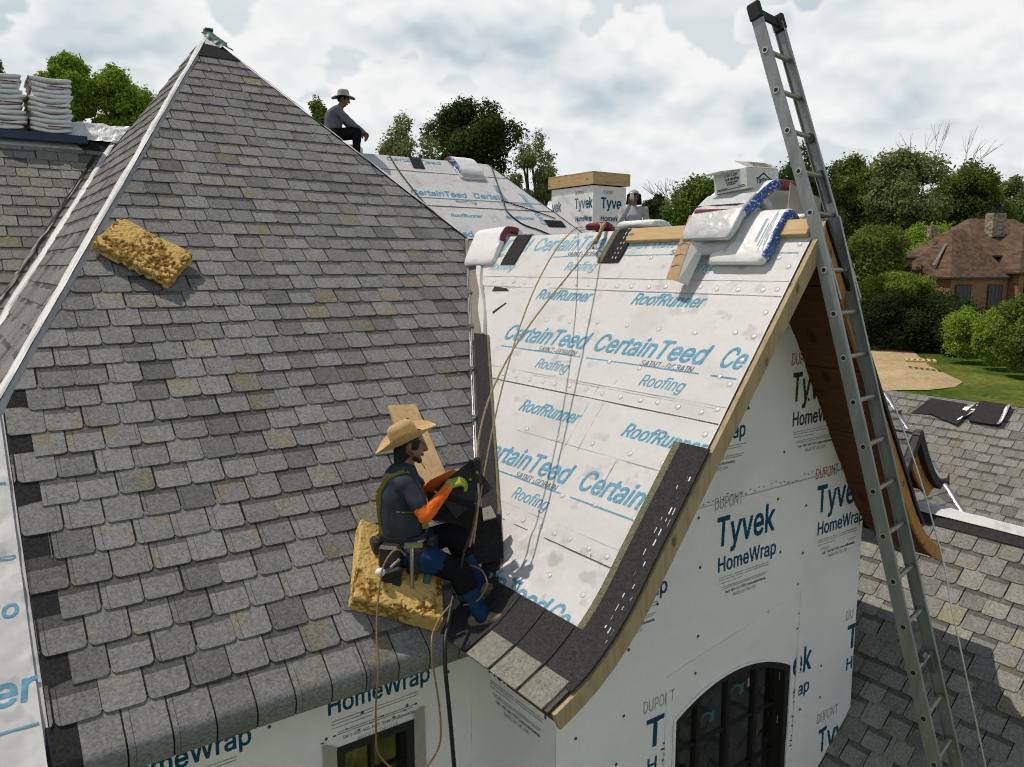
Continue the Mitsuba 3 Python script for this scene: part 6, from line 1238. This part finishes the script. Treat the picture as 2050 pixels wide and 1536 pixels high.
G_ = 'tall trees along the far edge of the lawn'
ptree('tall tree right of the ladder, first of the far row', 1692, 312, 105, 140, 190, 'm_leaf_mid', 11, n=9000, leaf=.42, group=G_, blobs=36, sparse=.72)
ptree('broad tall tree with a pale top, second of the far row', 1795, 310, 100, 170, 200, 'm_leaf_olive', 12, n=11000, leaf=.42, group=G_, blobs=40, sparse=.72)
ptree('tall full tree above the brown roofed house, third of the far row', 1922, 326, 105, 150, 180, 'm_leaf_mid', 13, n=10000, leaf=.42, group=G_, blobs=38, sparse=.72)
ptree('slender ragged tree at the right end of the far row', 2012, 356, 110, 80, 130, 'm_leaf_olive', 14, n=3500, leaf=.42, group=G_, sparse=.8)
ptree('rounded green treetop at the right edge behind the house', 2055, 390, 120, 90, 100, 'm_leaf_mid', 15, n=3500, leaf=.5, group=G_)
ptree('dark lower tree filling the row between the tall trees', 1745, 430, 112, 150, 100, 'm_leaf_dark', 16, n=8000, leaf=.45, group=G_)
ptree('dark lower tree behind the chimney of the brown roofed house', 1965, 425, 118, 160, 90, 'm_leaf_mid', 17, n=7000, leaf=.45, group=G_)
ptree('dark lower tree left of the ladder foot line in the far row', 1640, 420, 112, 110, 130, 'm_leaf_dark', 18, n=6000, leaf=.45, group=G_)
ptree('dark ivy clad tree body under the pale topped tall tree', 1800, 392, 98, 110, 150, 'm_leaf_dark', 38, n=8000, leaf=.4, group=G_)
ptree('dark ivy clad tree body under the third tall tree', 1925, 400, 103, 110, 140, 'm_leaf_dark', 39, n=8000, leaf=.4, group=G_)
# bare trees
def bare(label, x, ytop, D, seed, spread):
    r = random.Random(seed); K = thing('bare_tree', label, 'tree'); L = []; b = LD_(px(x, D), D, GZ); H_ = zy(ytop, D) - GZ
    def grow(p, d_, ln, rad, dep):
        q = p + d_ * ln; L.append(tube([p, (p + q) / 2 + RT * r.uniform(-.06, .06) * ln, q], [rad, rad * .8, rad * .6], 5, 5))
        if dep == 0: return
        for _ in range(3 if dep > 1 else 4):
            nd = unit(d_ + RT * r.uniform(-spread, spread) + FH * r.uniform(-spread, spread) + A(0, 0, .15)); grow(q, nd, ln * r.uniform(.55, .8), rad * .55, dep - 1)
    grow(b, A(0, 0, 1), H_ * .42, .22, 4)
    put(K, 'trunk', L[0], 'm_bark', True); put(K, 'branches', cat(L[1:]), 'm_bark', True, kind='stuff')
bare('leafless grey tree between the tall trees', 1858, 338, 102, 5, .5)
bare('leafless twiggy tree left of the carton', 1350, 398, 80, 9, .6)
# hedge and shrubs
S_ = 'shrubs and hedges along the lawn'
ptree('rounded green tree right of the ladder, lower left of the house', 1745, 458, 82, 125, 110, 'm_leaf_mid', 20, n=9000, leaf=.30, blobs=40)
ptree('bright rounded tree touching the brown roof', 1838, 450, 92, 125, 125, 'm_leaf_bright', 21, n=9000, leaf=.30, blobs=40)
ptree('low spreading light green tree in front of the dark hedge', 1790, 545, 74, 190, 70, 'm_leaf_yellow', 22, n=9000, leaf=.24, blobs=40)
def shrub(label, x, ytop, ybot, D, wpx, m, seed, n, leaf=.24):
    h = ybot - ytop; return tree('shrub', label, px(x, D), D, zy(ytop, D), wpx / 1567 * D, h / 1567 * D, m, seed, n=n, leaf=leaf, group=S_, trunk=False, cat_='shrub', blobs=40)
shrub('dark hedge left half, below the spreading tree', 1775, 580, 700, 71, 150, 'm_leaf_hedge', 23, 8000)
shrub('dark hedge right half, in front of the brown roofed house', 1880, 585, 705, 70, 150, 'm_leaf_hedge', 24, 8000)
shrub('dark hedge right end beside the brick wall', 1925, 600, 715, 66, 90, 'm_leaf_hedge', 25, 5000)
shrub('bright rounded shrub nearest the dark hedge', 1940, 615, 722, 61, 80, 'm_leaf_bright', 26, 6000, .2)
shrub('bright rounded shrub second from the right edge', 1990, 618, 732, 57, 70, 'm_leaf_bright', 27, 6000, .2)
shrub('tall dark shrub at the right edge of the picture', 2040, 590, 750, 53, 90, 'm_leaf_mid', 28, 8000, .2)
# far wooded hill
th_ = np.linspace(0, 1, 140); rad_ = np.linspace(0, 1, 14); T_, R_ = np.meshgrid(th_, rad_, indexing='ij')
ang_ = math.radians(-75) + T_ * math.radians(160); rr2 = 260 + R_ * 160
hz = GZ + 6 + (15 + 10 * (nnoise(np.stack([ang_ * 6, 0 * T_, 0 * T_], -1), 3) - .5)) * np.sin(R_ * math.pi / 2) + 5 * nfbm(np.stack([ang_ * 60, R_ * 9, 0 * T_], -1), 4, 5) * np.clip(R_ * 4, 0, 1)
struct('hill', gridmesh(RT[0] * np.sin(ang_) * rr2 + FH[0] * np.cos(ang_) * rr2, RT[1] * np.sin(ang_) * rr2 + FH[1] * np.cos(ang_) * rr2, hz), 'm_forest', False, label='distant wooded hill')
# ---- the neighbour's house
NH = thing('house', 'brown roofed brick house beyond the hedge at the right edge', 'house')
e1, e2 = unit(RT * .985 + FH * .17), unit(-RT * .17 + FH * .985); N0 = LD_(42.0, 75.5, 0)
def nb(a, b, z): return N0 + e1 * a + e2 * b + A(0, 0, z)
def hiproof(a0, a1, b0, b1, ze, zr, r0, r1, oh=.35):
    a0, a1, b0, b1 = a0 - oh, a1 + oh, b0 - oh, b1 + oh; V = [nb(a0, b0, ze), nb(a1, b0, ze), nb(a1, b1, ze), nb(a0, b1, ze), nb(*r0, zr), nb(*r1, zr)]
    g = trimesh.Trimesh(V, [[0, 1, 5], [0, 5, 4], [1, 2, 5], [2, 3, 4], [2, 4, 5], [3, 0, 4]], process=False)
    gut = cat([bar(V[i] - A(0, 0, .08), V[(i + 1) % 4] - A(0, 0, .08), .14, .16) for i in range(4)]); return g, gut
def nwall(a0, a1, b0, b1, z1): return cat([boxm((nb((a0 + a1) / 2, (b0 + b1) / 2, (z1 + GZ - 1) / 2)), (a1 - a0, b1 - b0, z1 - GZ + 1), (e1, e2, A(0, 0, 1)))])
g, gut = hiproof(0, 6.2, 0, 7.6, -1.0, 3.65, (2.6, 3.6), (3.8, 3.6)); put(NH, 'roof', g, 'm_brown_roof', label='lower hip roof'); put(NH, 'gutter', gut, 'm_gutter'); put(NH, 'wall', nwall(0, 6.2, 0, 7.6, -1.0), 'm_brick')
g, gut = hiproof(4.4, 16, 2.4, 13, 1.1, 5.0, (7.5, 7.5), (13, 7.5)); put(NH, 'roof', g, 'm_brown_roof', label='higher main roof'); put(NH, 'gutter', gut, 'm_gutter'); put(NH, 'wall', nwall(4.6, 16, 2.6, 13, 1.1), 'm_brick')
g, gut = hiproof(6.3, 14, -1.2, 6, -.55, 4.3, (9.6, 2.4), (10.5, 2.4)); put(NH, 'roof', g, 'm_brown_roof', label='right hip roof'); put(NH, 'gutter', gut, 'm_gutter'); put(NH, 'wall', nwall(6.4, 14, -1.1, 6, -.55), 'm_brick')
CHN = NH + '__chimney'; put(NH, 'chimney', boxm(nb(8.6, 5.0, 4.2), (1.5, 1.1, 2.4), (e1, e2, A(0, 0, 1))), 'm_stone')
for i in range(3): put(CHN, 'flue_pot', cyl(nb(8.15 + .45 * i, 5.0, 5.25), nb(8.15 + .45 * i, 5.0, 5.8), .18, 10), 'm_black')
put(NH, 'chimney', boxm(nb(1.6, 5.2, 3.5), (.8, .6, 1.0), (e1, e2, A(0, 0, 1))), 'm_stone')
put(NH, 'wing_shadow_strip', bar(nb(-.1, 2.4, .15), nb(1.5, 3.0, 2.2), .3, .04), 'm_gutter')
for a, b, z, w, h in ((1.35, -.02, -3.0, 1.7, 2.6), (4.8, -.02, -2.9, 1.6, 2.4), (7.2, -1.13, -2.15, .5, 1.7), (9.2, -1.13, -2.15, .5, 1.7), (6.95, -1.13, -4.6, .8, 1.3), (11.4, -1.13, -2.2, .9, 1.7)):
    kk = uniq(NH + '__window'); scene[kk] = mikit.ply(boxm(nb(a, b - .03, z), (w, .06, h), (e1, e2, A(0, 0, 1))), 'm_window_dark')
    put(kk, 'pane', boxm(nb(a, b - .07, z), (w * .86, .02, h * .9), (e1, e2, A(0, 0, 1))), 'm_seamdark' if w > 1 else 'm_window_dark')
    for t in (-.25, 0, .25): put(kk, 'mullion', boxm(nb(a + w * t, b - .09, z), (.05, .03, h * .95), (e1, e2, A(0, 0, 1))), 'm_gutter' if w > 1 else 'm_white_paint')
    if w < 1.0: put(kk, 'sill', boxm(nb(a, b - .10, z - h / 2 - .05), (w * 1.2, .15, .10), (e1, e2, A(0, 0, 1))), 'm_white_paint')
put(NH, 'railing', cat([bar(nb(2.6, -1.2, -3.9), nb(6.0, -1.2, -3.9), .06, .06)] + [bar(nb(2.6 + .34 * i, -1.2, -4.9), nb(2.6 + .34 * i, -1.2, -3.9), .04, .04, (1, 0, 0)) for i in range(11)]), 'm_black')
put(NH, 'ramp_board', bar(nb(5.2, -1.4, -3.9), nb(6.2, -2.2, -5.2), .12, .06), 'm_white_paint')
